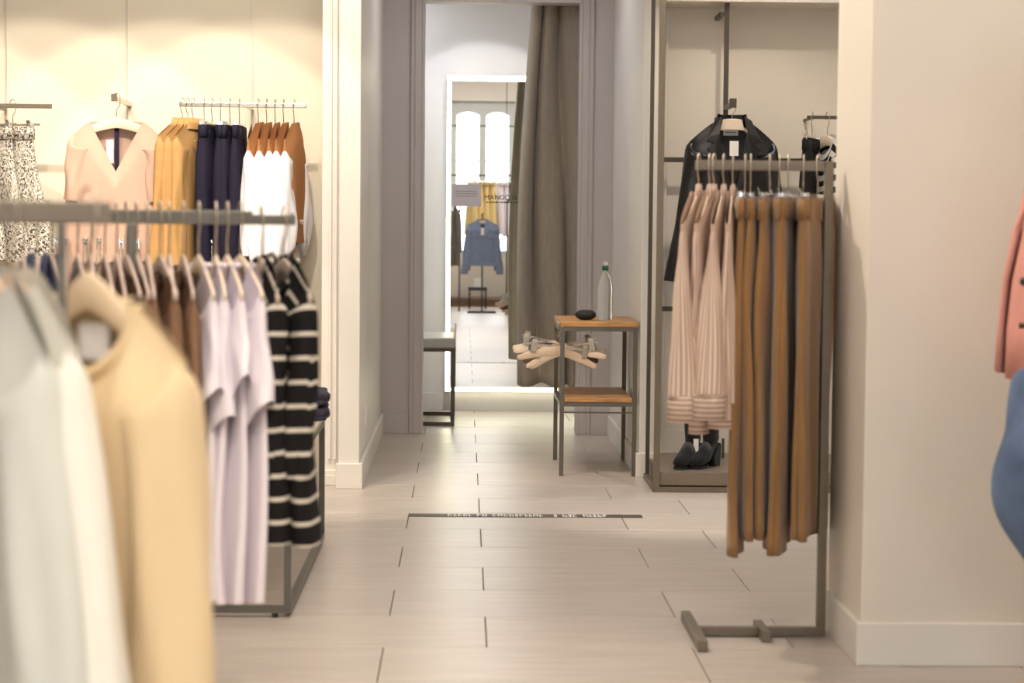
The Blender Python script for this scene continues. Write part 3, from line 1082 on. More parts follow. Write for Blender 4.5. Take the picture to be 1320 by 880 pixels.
on_mid(blue_kind, [-0.93, -0.903, -0.875], 'slate blue sweater', 'taupe hanger', 'taupe', WOOD_B)
on_mid(beige_kind, [-0.822, -0.794, -0.767], 'dusty beige sweater', 'taupe hanger', 'taupe', WOOD_B)
on_mid(brown_kind, [-0.743, -0.723, -0.702, -0.68, -0.654, -0.635, -0.606], 'brown knit top', 'taupe hanger', 'taupe', WOOD_B)
on_mid(lilac_kind, [-0.574, -0.538, -0.514, -0.486], 'lilac t-shirt', 'pale hanger', 'pale', WOOD_P, [2, -2, 1, 5])
on_mid(stripe_kind, [-0.441, -0.394], 'black striped sweater', 'taupe hanger', 'taupe', WOOD_B, [1, 7], -0.008)

# ================================================================== NEAR LEFT RACK
near = thing('clothes_rack', 'blurred metal clothes rack in the left foreground', 'clothes rack', (-0.479, 2.70, 0), math.atan2(0.25, 0.97))
MB().box(-0.62, 0.0, -0.011, 0.011, ZB - 0.030, ZB).build('hang_bar', BRONZE, near, bevel=0.002)
MB().box(-0.68, -0.6205, -0.0125, 0.0125, ZB - 0.033, ZB + 0.003).build('bar_sleeve', BRONZE, near)
for x in (-0.066, -0.60):
    MB().box(x - 0.006, x + 0.006, -0.010, 0.010, 0.0305, ZB - 0.0305).build('post', GREYMETAL, near)
MB().box(-0.66, -0.05, -0.012, 0.012, 0.004, 0.030).build('base_bar', BRONZE, near)
for x in (-0.675, -0.035):
    MB().box(x - 0.0145, x + 0.0145, -0.22, 0.22, 0.0005, 0.034).build('foot', BRONZE, near)
a = math.radians(-38)
p = (-0.508, 2.692, ZB)
cr_ = cream_kind.place(p, a, 'cream knit sweater at the end of the foreground rack', 'foreground rack tops')
wood_hanger(p, a, 'cream hanger in the neck of the cream knit sweater', 'creamh', mat('cream_hanger', (0.80, 0.62, 0.42), 0.6), 'hangers on the foreground rack', 0.165, 0.13)
MB().box(-0.03, 0.03, 0.008, 0.010, -0.215, -0.165).build('neck_label', WHITE, cr_)
MB().box(-0.06, -0.015, -0.085, -0.083, -0.40, -0.30).build('hang_tag', WHITE, cr_)
a = math.radians(-52)
p = (-0.606, 2.667, ZB)
offw_kind.place(p, a, 'off-white blouse between the cream sweater and mint cardigan', 'foreground rack tops')
wood_hanger(p, a, 'wooden hanger inside the off-white foreground blouse', 'woodn', WOOD_H, 'hangers on the foreground rack', 0.17, 0.13)
a = math.radians(-55)
p = (-0.632, 2.660, ZB)
mint_kind.place(p, a, 'pale mint grey cardigan in the left foreground', 'foreground rack tops')
wood_hanger(p, a, 'wooden hanger inside the pale mint foreground cardigan', 'woodn', WOOD_H, 'hangers on the foreground rack', 0.17, 0.13)

# ================================================================== LEFT DISPLAY WALL
WYL = 9.80
RY = 9.50


def wall_rail(x0, x1, z, y, label, wires, mt=BRASS):
    t = thing('wall_rail', label, 'clothes rail', ((x0 + x1) / 2, y, z))
    h = (x1 - x0) / 2
    MB().box(-h, h, -0.008, 0.008, -0.022, 0.0).build('hang_bar', mt, t, bevel=0.002)
    for wx in wires:
        MB().box(wx - (x0 + x1) / 2 - 0.008, wx - (x0 + x1) / 2 + 0.008, 0.0085, WYL - y - 0.012, -0.020, -0.004).build('bracket_arm', mt, t)
    return t


WIRE = mat('channel_steel', (0.66, 0.63, 0.55), 0.4, 0.5)
for i, (x, nm) in enumerate(((-2.25, 'left'), (-1.66, 'middle'), (-1.045, 'right'))):
    o = MB().box(x - 0.0045, x + 0.0045, WYL - 0.008, WYL, 0.3, 3.3).build('wall_channel', WIRE, None)
    tag(o, 'thin vertical steel channel on the ivory wall, %s one' % nm, 'wall channel', 'steel channels on the ivory wall')
wall_rail(-1.36, -0.755, 1.80, RY, 'upper steel wall rail with jackets, jeans and two-tone sweaters', (-1.045,))
wall_rail(-2.7, -1.965, 1.785, RY, 'upper brown wall rail with snake print skirts', (-2.25,), BRONZE)
wall_rail(-2.05, -0.77, 1.245, RY, 'lower steel wall rail behind the middle rack', (-1.66, -1.045))

ca = [math.radians(v) for v in (-100, -102, -101)]
for i, x in enumerate((-1.345, -1.320, -1.295)):
    loc = (x, RY, 1.80)
    lab = say(i, 3, 'camel overshirt', 'on the ivory wall')
    camel_kind.place(loc, math.radians(-117 + 5 * i), lab, 'camel overshirts on the wall rail', i)
    wood_hanger(loc, math.radians(-117 + 5 * i), 'wooden hanger inside the ' + lab, 'woodn', WOOD_H, 'hangers on the upper wall rail', 0.17, 0.13)
for i, x in enumerate((-1.243, -1.205, -1.165, -1.120, -1.075)):
    loc = (x, RY, 1.80)
    lab = say(i, 5, 'navy jeans', 'on the ivory wall')
    navy_kind.place(loc, math.radians(-90 + [4, -5, 6, -2, 0][i]), lab, 'navy jeans on the wall rail', i)
    clip_hanger(loc, math.radians(-90 + [4, -5, 6, -2, 0][i]), 'chrome clip hanger holding the ' + lab, 'clip hangers on the upper wall rail')
for i, x in enumerate((-0.985, -0.945, -0.905, -0.865, -0.815)):
    loc = (x, RY, 1.80)
    a_ = math.radians(-92 + [-6, -3, -1, -3, -6][i])
    lab = say(i, 5, 'tan sweater with white sleeves', 'on the ivory wall')
    two_tone_kind.place(loc, a_, lab, 'two-tone sweaters on the wall rail', i)
    wood_hanger(loc, a_, 'pale hanger inside the ' + lab, 'paler', WOOD_P, 'hangers on the upper wall rail', 0.18, 0.12)

# face-out arm with the blush top
fx = -1.645
arm = thing('face_out_arm', 'short face-out steel arm carrying the blush top', 'display arm', (fx, 9.36, 1.815))
MB().box(-0.010, 0.010, 0.0, WYL - 9.36 - 0.001, -0.022, 0.0).build('arm', BRASS, arm, bevel=0.002)
MB().box(-0.014, 0.014, -0.004, -0.0005, -0.022, 0.012).build('end_stop', BRONZE, arm)
blush_kind = Top('blush_top', 'top', F_BLUSH, dict(W=0.225, hem=0.255, L=0.66, t1=0.05, t2=0.055, neck=0.125, nf=0.235, nb=0.0, vneck=True, drop=0.085, fold=0.009, z0=-0.115),
                 dict(L=0.30, rv0=0.055, rv1=0.06, ru1=0.055, out=0.015, fwd=0.0, fold=0.006), variants=1)
bt = blush_kind.place((fx, 9.42, 1.815), 0.0, 'blush pink V-neck top hung face-out on the ivory wall', None)
MB().box(-0.012, 0.010, 0.012, 0.0135, -0.36, -0.125).build('dark_ribbon', F_NAVY, bt)
MB().box(-0.05, -0.016, 0.010, 0.0115, -0.31, -0.20).build('care_label', WHITE, bt)
wood_hanger((fx, 9.42, 1.815), 0.0, 'pale hanger in the blush V-neck top on the wall', 'pale', WOOD_P, 'hangers on the face-out arm')

sk_m = skirt_set('snake_skirt', 'skirt', F_SNAKE, 0.62, 0.13, 0.24)
for i, x in enumerate((-2.31, -2.23, -2.15)):
    loc = (x, RY, 1.785)
    a_ = math.radians(-55 + 12 * i)
    lab = say(i, 3, 'snake print skirt', 'at the left end of the ivory wall')
    t = thing('snake_print_skirt', lab, 'skirt', loc, a_, 'snake print skirts on the wall rail')
    part('skirt_body', sk_m[i % 2], t)
    w = part('waistband', waistband_mb(0.13, 0.03, seed=i).mesh('waistband', F_SNAKE, True), t)
    clip_hanger(loc, a_, 'clip hanger holding the ' + lab, 'clip hangers on the upper wall rail', span=0.11)

# lower rail garments
low_m = skirt_set('skirt', 'skirt', F_BEIGE, 0.6, 0.16, 0.2)
low_m2 = skirt_set('skirt', 'skirt', print_mat('leaf_print', (0.65, 0.58, 0.48), (0.03, 0.03, 0.035), 40, 0.52), 0.6, 0.16, 0.2)
lx = [-1.93, -1.86, -1.78, -1.70, -1.62, -1.55, -1.47, -1.40, -1.33, -1.26, -1.19, -0.88, -0.82]
for i, x in enumerate(lx):
    loc = (x, RY, 1.245)
    a_ = math.radians(-90 + rng.uniform(-8, 8))
    pat = i in (8, 10)
    n = len(lx)
    nth = ['first', 'second', 'third', 'fourth', 'fifth', 'sixth', 'seventh', 'eighth', 'ninth', 'tenth', 'eleventh', 'twelfth', 'last'][i]
    lab = '%s skirt from the left, %s, on the lower wall rail' % (nth, 'leaf print' if pat else 'dusty beige')
    t = thing('hung_skirt', lab, 'skirt', loc, a_, 'skirts on the lower wall rail')
    part('skirt_body', (low_m2 if pat else low_m)[i % 2], t)
    clip_hanger(loc, a_, 'clip hanger of the %s skirt on the lower wall rail' % nth, 'clip hangers on the lower wall rail', span=0.13)

# ================================================================== LOW TABLE with folded knits
tb = thing('display_table', 'low display table with a thin bronze frame behind the middle rack', 'table', (-0.95, 6.86, 0))
X0, X1, Y0, Y1, TH = -0.42, 0.42, -0.75, 0.75, 0.475
for x in (X0, X1):
    for y in (Y0, Y1):
        s = -1 if x > 0 else 1
        q = 1 if y < 0 else -1
        MB().box(min(x, x + s * 0.022), max(x, x + s * 0.022), min(y, y + q * 0.022), max(y, y + q * 0.022), 0.0365, TH - 0.0225).build('leg', GREYMETAL, tb)
        MB().tube([(x + s * 0.05, y + q * 0.011, 0.0005), (x + s * 0.05, y + q * 0.011, 0.0135)], 0.010, 10).build('levelling_foot', BLACK, tb)
for y in (Y0, Y1 - 0.022):
    for z in (0.014, TH - 0.022):
        MB().box(X0, X1, y, y + 0.022, z, z + 0.022).build('cross_rail', GREYMETAL, tb)
for x in (X0, X1 - 0.022):
    for z in (0.0141, TH - 0.0219):
        MB().box(x, x + 0.022, Y0 + 0.0225, Y1 - 0.0225, z, z + 0.022).build('side_rail', GREYMETAL, tb)
MB().box(X0, X1, Y0, Y1, TH + 0.0002, TH + 0.018).build('table_top', mat('pale_top', (0.66, 0.58, 0.47), 0.5, var=0.08, scale=8), tb, bevel=0.002)


def folded(cx, cy, z, w, d, h, label, matl, seed):
    rings = []
    r = random.Random(seed)
    p1 = r.uniform(0, 6)
    N = 40
    for zz, k in ((0, 0.94), (0.10 * h, 0.99), (0.35 * h, 1.0), (0.42 * h, 0.955), (0.5 * h, 1.0), (0.8 * h, 1.0), (0.95 * h, 0.95), (h, 0.85), (h * 1.01, 0.4)):
        rings.append([(w / 2 * k * sp(math.cos(2 * PI * j / N), 0.45) + 0.006 * math.sin(9 * 2 * PI * j / N + p1 + zz * 90),
                       d / 2 * k * sp(math.sin(2 * PI * j / N), 0.45) + 0.006 * math.sin(7 * 2 * PI * j / N + p1),
                       zz + 0.004 * math.sin(3 * 2 * PI * j / N + p1) * (zz > 0)) for j in range(N)])
    t = thing('folded_knit', label, 'sweater', (cx, cy, z), rng.uniform(-0.1, 0.1), 'folded knits on the low table')
    MB().loft(rings, True, True).build('folded_body', matl, t, True)
    MB().tube([(-w * 0.25, -d * 0.2, h * 1.0), (-w * 0.1, -d * 0.34, h * 1.06), (w * 0.1, -d * 0.34, h * 1.06), (w * 0.25, -d * 0.2, h * 1.0)], 0.008, 8).build('neckband', matl, t, True)


folded(-0.655, 7.45, TH + 0.019, 0.30, 0.26, 0.05, 'plum grey knit at the bottom of the folded pile on the low table', F_PURPLE, 1)
folded(-0.65, 7.45, TH + 0.076, 0.29, 0.25, 0.05, 'plum grey knit on top of the folded pile on the low table', F_PURPLE, 2)

# ================================================================== SIDE TABLE with bottle and hangers
st = thing('side_table', 'two-tier side table with oak boards and thin metal frame', 'table', (0.667, 9.995, 0))
sx, sy = 0.179, 0.327
for x in (-sx, sx):
    for y in (-sy, sy):
        MB().box(x - 0.0105, x + 0.0105, y - 0.0105, y + 0.0105, 0.0005, 0.735).build('leg', GREYMETAL, st, bevel=0.001)
for z0, z1 in ((0.714, 0.7348), (0.344, 0.364)):
    for y in (-sy, sy):
        MB().box(-sx + 0.011, sx - 0.011, y - 0.010, y + 0.010, z0, z1).build('cross_rail', GREYMETAL, st)
    for x in (-sx, sx):
        MB().box(x - 0.010, x + 0.010, -sy + 0.011, sy - 0.011, z0, z1).build('side_rail', GREYMETAL, st)
MB().box(-sx + 0.011, sx - 0.011, -sy - 0.004, -sy + 0.004, 0.31, 0.317).build('thin_rail', GREYMETAL, st)
MB().box(-sx - 0.010, sx + 0.012, -sy - 0.008, sy + 0.008, 0.7352, 0.760).build('table_top', WOOD_O, st, bevel=0.002)
MB().box(-sx + 0.012, sx - 0.012, -sy - 0.006, sy + 0.008, 0.3645, 0.386).build('shelf_board', WOOD_O, st, bevel=0.002)

bot = thing('water_bottle', 'clear plastic water bottle with green cap on the side table', 'bottle', (0.708, 9.86, 0.7605))
prof = [(0.001, 0), (0.030, 0), (0.037, 0.006), (0.037, 0.05), (0.0345, 0.058), (0.037, 0.066), (0.037, 0.10), (0.0345, 0.108), (0.037, 0.116), (0.037, 0.16), (0.034, 0.185), (0.024, 0.215), (0.0145, 0.235), (0.0135, 0.248)]
o = MB().lathe(prof, 28).build('bottle_body', mat('bottle_plastic', (0.93, 0.96, 0.96), 0.08, trans=0.9), bot, True)
o.data.materials[0].node_tree.nodes['Principled BSDF'].inputs['IOR'].default_value = 1.12
MB().lathe([(0.001, 0.2485), (0.0165, 0.2485), (0.0165, 0.268), (0.014, 0.272), (0.001, 0.272)], 24).build('cap', mat('green_cap', (0.005, 0.12, 0.05), 0.4), bot, True)
MB().lathe([(0.001, 0.2723), (0.012, 0.2723), (0.011, 0.292), (0.001, 0.294)], 20).build('cap_cover', GLASSY, bot, True)
ls = MB().loft([[(0.0378 * math.cos(t), 0.0378 * math.sin(t), z) for t in np.linspace(-0.55, 0.05, 7)] for z in (0.07, 0.125)], closed=False).build('label_strip', mat('bottle_label', (0.20, 0.13, 0.06), 0.6), bot, True)
pouch = thing('black_pouch', 'small rounded black pouch on the side table beside the bottle', 'pouch', (0.612, 9.85, 0.7605))
rings = []
for i in range(13):
    f = i / 12
    x = -0.05 + 0.10 * f
    r_ = max(0.15, (1 - abs(2 * f - 1) ** 3.2)) ** 0.5
    rings.append([(x, 0.036 * r_ * math.cos(2 * PI * k / 16), 0.0255 + 0.025 * r_ * math.sin(2 * PI * k / 16)) for k in range(16)])
MB().loft(rings, True, True).build('pouch_body', mat('black_nylon', (0.012, 0.012, 0.013), 0.7), pouch, True)
MB().tube([(-0.046, 0, 0.024), (-0.052, 0.004, 0.03), (-0.056, 0, 0.026)], 0.003, 6).build('pull_tab', BLACK, pouch, True)

nm = ['front', 'second', 'third', 'fourth', 'fifth', 'sixth', 'seventh', 'rear']
for i in range(8):
    y = 9.72 + 0.055 * i
    loc = (0.488, y, 0.7345)
    a_ = math.radians([10, -14, 6, -22, 16, -8, 24, -12][i])
    g = 'spare hangers on the side table rail'
    if i in (2, 6):
        h = thing('clothes_hanger', 'dark brown %s hanger on the side table rail' % nm[i], 'hanger', loc, a_, g)
        part('hook', HOOK, h)
        part('hanger_body', hanger_mesh('darkw', WOOD_D, 0.19), h)
    else:
        h = thing('clothes_hanger', '%s pale wooden hanger hanging from the side table rail' % nm[i].capitalize(), 'hanger', loc, a_, g)
        part('hook', HOOK, h)
        part('hanger_body', hanger_mesh('pale2' if i % 2 else 'wood2', WOOD_P if i % 2 else WOOD_H, 0.205), h)
        h.rotation_euler[1] = math.radians([7, -8, 0, -13, 4, 10, 0, 12][i])
        cb_ = part('clip_bar', CLIP_BAR, h)
        for s in (-1, 1):
            c = part('clip', CLIP_C, h)
            c.location = (s * (0.13 + 0.01 * (i % 3)), 0.0, 0.004)

# floor strip
strip = thing('floor_strip', 'dark lettered distance strip stuck across the aisle floor', 'floor sticker', (0.271, 8.31, 0.0))
MB().box(-0.495, 0.495, -0.042, 0.042, 0.0003, 0.0018).build('strip_base', mat('strip_dark', (0.07, 0.055, 0.045), 0.5), strip)
ls = MB()
x = -0.33
r2 = random.Random(5)
while x < 0.33:
    w = r2.choice([0.012, 0.016, 0.02])
    if r2.random() < 0.86:
        ls.box(x, x + 0.005, -0.030, 0.030, 0.0018, 0.0024)
        for y in r2.sample([-0.03, -0.003, 0.022], r2.choice([1, 2, 2])):
            ls.box(x, x + w, y, y + 0.008, 0.0018, 0.00241)
        if r2.random() < 0.5:
            ls.box(x + w - 0.005, x + w, -0.030, 0.030 if r2.random() < 0.5 else 0.0, 0.0018, 0.00242)
    x += w + 0.006
ls.build('lettering', mat('strip_white', (0.80, 0.78, 0.75), 0.5), strip)['kind'] = 'stuff'

# ================================================================== RIGHT NICHE: portal frame, platform, blazer, boots
fr = thing('portal_display', 'bronze portal display frame with platform in the right niche', 'display unit', (0.9, 9.08, 0))
MB().box(-0.012, 2.2, 0.0, 0.028, 0.0005, 0.0245).build('floor_rail', BRONZE, fr, bevel=0.001)
MB().box(-0.012, 0.016, 0.0285, 0.52, 0.0005, 0.0245).build('side_rail', BRONZE, fr, bevel=0.001)
MB().box(-0.012, 0.016, 0.0, 0.028, 0.0250, 2.9).build('post', BRONZE, fr, bevel=0.001)
MB().box(-0.006, 0.012, 0.47, 0.50, 0.0250, 2.9).build('post', DARKMETAL, fr)
MB().box(0.02, 2.2, 0.018, 0.80, 0.030, 0.093).build('platform', mat('platform_taupe', (0.22, 0.175, 0.135), 0.4, var=0.06, scale=6), fr, bevel=0.002)
for z in (1.547, 0.812):
    MB().box(0.03, 2.2, 0.66, 0.68, z, z + 0.024).build('back_rail', DARKMETAL, fr)
MB().box(0.362, 0.384, 0.58, 0.60, 1.70, 2.9).build('hanging_post', DARKMETAL, fr)
MB().box(0.38, 0.392, 0.585, 0.597, 0.0935, 0.19).build('short_post', DARKMETAL, fr)
MB().box(0.340, 0.362, 0.585, 0.81, 2.255, 2.275).build('wall_tie', DARKMETAL, fr)
# arm for blazer
MB().box(0.364, 0.382, 0.33, 0.579, 1.800, 1.822).build('face_out_arm', DARKMETAL, fr)
MB().box(0.356, 0.390, 0.322, 0.3295, 1.796, 1.84).build('arm_end_stop', DARKMETAL, fr)

# blazer
BXW = 0.215
blz = thing('leather_blazer', 'black leather blazer hung face-out in the right niche', 'blazer', (1.272, 9.43, 1.822))
top_body(W=BXW - 0.012, hem=0.225, L=0.80, t1=0.075, t2=0.08, neck=0.085, nf=0.36, nb=0.0, vneck=True, drop=0.095, ts=0.02, fold=0.004, seed=4, waist=0.02, z0=-0.095).build('body', F_LEATHER, blz, True)
for s in (-1, 1):
    sleeve_mb(s, W=BXW, drop=0.095, L=0.66, rv0=0.072, rv1=0.055, ru0=0.09, ru1=0.060, out=0.085, fwd=-0.02, fold=0.006, seed=8 + s, z0=-0.095).build('sleeve', F_LEATHER, blz, True)


def lapel_mb(side):
    P = [(0.052, -0.065), (0.088, -0.088), (0.118, -0.165), (0.135, -0.19), (0.098, -0.198), (0.128, -0.222), (0.09, -0.30), (0.012, -0.455), (0.0, -0.44), (0.03, -0.30), (0.068, -0.155)]
    def yy(x, z):
        return -0.030 - 0.058 * sstep(-0.06, -0.20, z) - 0.008 * math.cos(x * 12)
    n = len(P)
    v = [(side * x, yy(x, z) - 0.012, z) for x, z in P] + [(side * x, yy(x, z) + 0.004, z) for x, z in P]
    f = [tuple(range(n)), tuple(range(n, 2 * n))[::-1]] + [(i, i + n, (i + 1) % n + n, (i + 1) % n) for i in range(n)]
    if side < 0:
        f = [q[::-1] for q in f]
    return MB().add(v, f)


for s in (-1, 1):
    lapel_mb(s).build('lapel', F_LEATHER, blz, bevel=0.004)
rings = []
for dr, dz in ((0.0, -0.03), (0.0, 0.015), (0.008, 0.02), (0.02, -0.03)):
    rings.append([((0.062 + dr) * math.cos(t), (0.035 + dr) * math.sin(t), -0.075 + dz) for t in np.linspace(-0.5, PI + 0.5, 24)])
MB().loft(rings, closed=False).build('collar', F_LEATHER, blz, True)
MB().box(-0.078, 0.078, 0.035, 0.038, -0.42, -0.07).build('lining', F_LINING, blz)
lb = MB().box(-0.036, 0.036, 0.0315, 0.033, -0.155, -0.122).build('neck_label', WHITE, blz)
MB().box(-0.026, 0.026, 0.0308, 0.0314, -0.142, -0.137).build('label_print', INK, lb)
MB().box(-0.016, 0.026, -0.060, -0.058, -0.255, -0.185).build('hang_tag', WHITE, blz)
MB().box(-0.02, 0.0, -0.1045, -0.098, -0.48, -0.46).build('button', BLACK, blz)
h = thing('clothes_hanger', 'pale wooden hanger in the black leather blazer', 'hanger', (1.272, 9.43, 1.822), 0, 'hangers in the right niche')
part('hook', HOOK, h)
bh = MB().prism([(-0.058, -0.135), (-0.045, -0.082), (-0.02, -0.078), (0.02, -0.078), (0.045, -0.082), (0.058, -0.135), (0.03, -0.131), (-0.03, -0.131)], -0.026, -0.004)
for s in (-1, 1):
    bh.prism([(s * 0.058, -0.135), (s * 0.05, -0.112), (s * 0.18, -0.20), (s * 0.18, -0.215)][::s], -0.008, 0.004)
bh.build('hanger_body', WOOD_P, h, bevel=0.003)

# dark trousers behind the blazer
BLACKF = mat('black_cotton', (0.018, 0.017, 0.018), 0.85)
blackt = Bottom('black_trousers', 'trousers', BLACKF, variants=1, L=0.9, ww=0.17, tw=0.02, t1=0.03, leg=0.10, hem=0.10)
# side rail with striped tops at the right
rl = thing('niche_side_rail', 'thin rail in the niche carrying black and striped tops', 'clothes rail', (1.85, 9.62, 1.775))
MB().box(-0.185, 0.25, -0.008, 0.008, -0.016, 0).build('hang_bar', DARKMETAL, rl)
for x in (-0.15, 0.22):
    MB().box(x - 0.006, x + 0.006, 0.0085, 0.28, -0.014, -0.002).build('bracket_arm', DARKMETAL, rl)
blackt.place((1.690, 9.62, 1.775), math.radians(-112), 'black trousers hung left of the striped tops in the right niche')
clip_hanger((1.690, 9.62, 1.775), math.radians(-112), 'clip hanger holding the black trousers in the right niche', 'hangers in the right niche')
for i, x in enumerate((1.765, 1.83)):
    lab = ['left black and white striped top in the right niche', 'right black and white striped top in the right niche'][i]
    bw_kind.place((x, 9.62, 1.775), math.radians(-75), lab, 'striped tops in the right niche')
    wood_hanger((x, 9.62, 1.775), math.radians(-75), 'pale hanger inside the ' + lab, 'pale', WOOD_P, 'hangers in the right niche', 0.19)

# boots
BOOT = mat('black_suede', (0.012, 0.012, 0.016), 0.85, sheen=0.2)


def boot(x, y, rz, label):
    t = thing('ankle_boot', label, 'boot', (x, y, 0.0935), rz, 'black ankle boots on the platform')
    rings = []
    # spine from toe to heel then up the shaft
    data = [(-0.150, 0.024, 0.014, 0.010), (-0.140, 0.030, 0.030, 0.020), (-0.11, 0.038, 0.038, 0.028), (-0.07, 0.050, 0.040, 0.036), (-0.03, 0.070, 0.037, 0.052)]
    for xx, zc, hw_, hh in data:
        rings.append([(xx, hw_ * math.cos(2 * PI * k / 20), zc + hh * math.sin(2 * PI * k / 20)) for k in range(20)])
    for zc, xc, hw_, hx, tilt in ((0.100, 0.01, 0.036, 0.060, 0.7), (0.125, 0.022, 0.034, 0.052, 0.35), (0.15, 0.026, 0.035, 0.050, 0.1), (0.18, 0.028, 0.037, 0.052, 0.0), (0.205, 0.028, 0.039, 0.054, 0.0)):
        rings.append([(xc + hx * math.sin(2 * PI * k / 20), hw_ * math.cos(2 * PI * k / 20), zc + hx * math.sin(2 * PI * k / 20) * tilt * -0.9 + (0.012 * abs(math.sin(2 * PI * k / 20)) if zc > 0.2 else 0)) for k in range(20)])
    # flip the shaft rings so that the upper edge follows the instep
    for q in range(5, len(rings)):
        rings[q] = [(2 * (0.01 if q == 5 else 0.024) - p[0], p[1], p[2]) for p in rings[q]]
    MB().loft(rings, True, False).build('upper', BOOT, t, True)
    MB().prism([(0.012, 0.0), (0.070, 0.0), (0.082, 0.09), (0.074, 0.11), (0.03, 0.09), (0.0, 0.05)], -0.03, 0.03).build('heel', BOOT, t, bevel=0.006)
    so = []
    for k in range(24):
        q = 2 * PI * k / 24
        so.append((-0.085 + 0.072 * math.cos(q), (0.037 - 0.004 * math.cos(q)) * math.sin(q)))
    MB().loft([[(a_, b_, 0.0005) for a_, b_ in so], [(a_, b_, 0.012 + 0.03 * max(0, a_ + 0.06)) for a_, b_ in so]], True, True).build('sole', BLACK, t)
    return t


boot(1.085, 9.31, math.radians(60), 'left black suede ankle boot on the niche platform')
boot(1.170, 9.32, math.radians(55), 'right black suede ankle boot on the niche platform')
tg = MB().box(-0.012, 0.012, -0.001, 0.001, 0, 0.08).build('boot_tag', WHITE, None)
tg.location = (1.105, 9.27, 0.15)
tag(tg, 'small white paper tag hanging between the black boots', 'tag')

# ================================================================== BEHIND THE VIEWER (seen in the mirror)
dr = thing('display_stand', 'black stand with the denim jacket seen in the mirror', 'clothes rack', (0.26, -1.8, 0))
MB().box(-0.011, 0.011, -0.011, 0.011, 0.030, 1.40).build('post', BLACK, dr)
MB().box(-0.2, 0.2, -0.016, 0.016, 0.0005, 0.0295).build('base_bar', BLACK, dr)
MB().box(-0.014, 0.014, -0.25, -0.0165, 0.0005, 0.0295).build('foot', BLACK, dr)
MB().box(-0.010, 0.010, 0.0115, 0.14, 1.376, 1.40).build('face_out_arm', BLACK, dr)
dj = Top('denim_jacket', 'jacket', F_DENIM, dict(W=0.225, hem=0.21, L=0.62, t1=0.07, t2=0.065, neck=0.08, nf=0.12, vneck=True, drop=0.07, fold=0.006),
         dict(L=0.62, rv0=0.065, rv1=0.05, ru1=0.06, out=0.06, fwd=-0.01, fold=0.007), collar=dict(neck=0.075, h=0.06, nf=0.06), cuff=dict(rv=0.05, ru=0.05, h=0.06), variants=1)
j = dj.place((0.26, -1.70, 1.40), PI, 'light blue denim jacket reflected in the cubicle mirror')
for s in (-1, 1):
    pk = MB().box(s * 0.10 - 0.05, s * 0.10 + 0.05, -0.088, -0.074, -0.34, -0.29).build('pocket_flap', F_DENIM, j, bevel=0.004)
    MB().box(s * 0.10 - 0.006, s * 0.10 + 0.006, -0.092, -0.0885, -0.336, -0.324).build('button', BRASS, pk)
MB().box(-0.018, 0.018, -0.085, -0.072, -0.70, -0.23).build('placket', F_DENIM, j, bevel=0.003)
MB().box(-0.215, 0.215, -0.078, -0.070, -0.735, -0.69).build('waistband', F_DENIM, j, bevel=0.003)
MB().box(-0.02, 0.02, -0.094, -0.092, -0.30, -0.20).build('hang_tag', WHITE, j)
wood_hanger((0.26, -1.70, 1.40), PI, 'wooden hanger in the light blue denim jacket', 'wood', WOOD_H, None)

rr = thing('window_rail', 'dark hanging rail in front of the window seen in the mirror', 'clothes rail', (0.45, -3.9, 2.0))
MB().box(-0.8, 0.8, -0.01, 0.01, -0.025, 0).build('hang_bar', DARKMETAL, rr)
for x in (-0.75, 0.18):
    MB().box(x - 0.006, x + 0.006, -0.006, 0.006, 0.0005, CEIL - 2.0).build('suspension_rod', DARKMETAL, rr)
MB().box(-0.8, 0.8, -0.008, 0.008, 0.72, 0.74).build('upper_bar', DARKMETAL, rr)
ydress = skirt_set('yellow_dress', 'dress', F_YELLOW, 0.78, 0.15, 0.22)
lav = skirt_set('lavender_dress', 'dress', F_LILAC, 0.78, 0.15, 0.22)
nav = skirt_set('navy_dress', 'dress', mat('navy_cotton', (0.03, 0.035, 0.09), 0.85), 0.8, 0.15, 0.22)
for i, (x, ms, cn) in enumerate(((0.12, ydress, 'first yellow'), (0.21, ydress, 'second yellow'), (0.30, ydress, 'third yellow'), (0.39, ydress, 'fourth yellow'), (0.52, lav, 'first lavender'), (0.60, lav, 'second lavender'), (0.70, nav, 'first navy'), (0.78, nav, 'second navy'))):
    lab = '%s dress on the window rail in the mirror' % cn
    t = thing(cn.split()[1] + '_dress', lab, 'dress', (x, -3.9, 2.0), math.radians(65), 'dresses on the window rail')
    part('dress_body', ms[i % 2], t)
    part('waistband', waistband_mb(0.15, 0.03, seed=i).mesh('waistband', ms[0].materials[0], True), t)
    clip_hanger((x, -3.9, 2.0), math.radians(65), 'clip hanger of the ' + lab, 'clip hangers on the window rail', span=0.12)
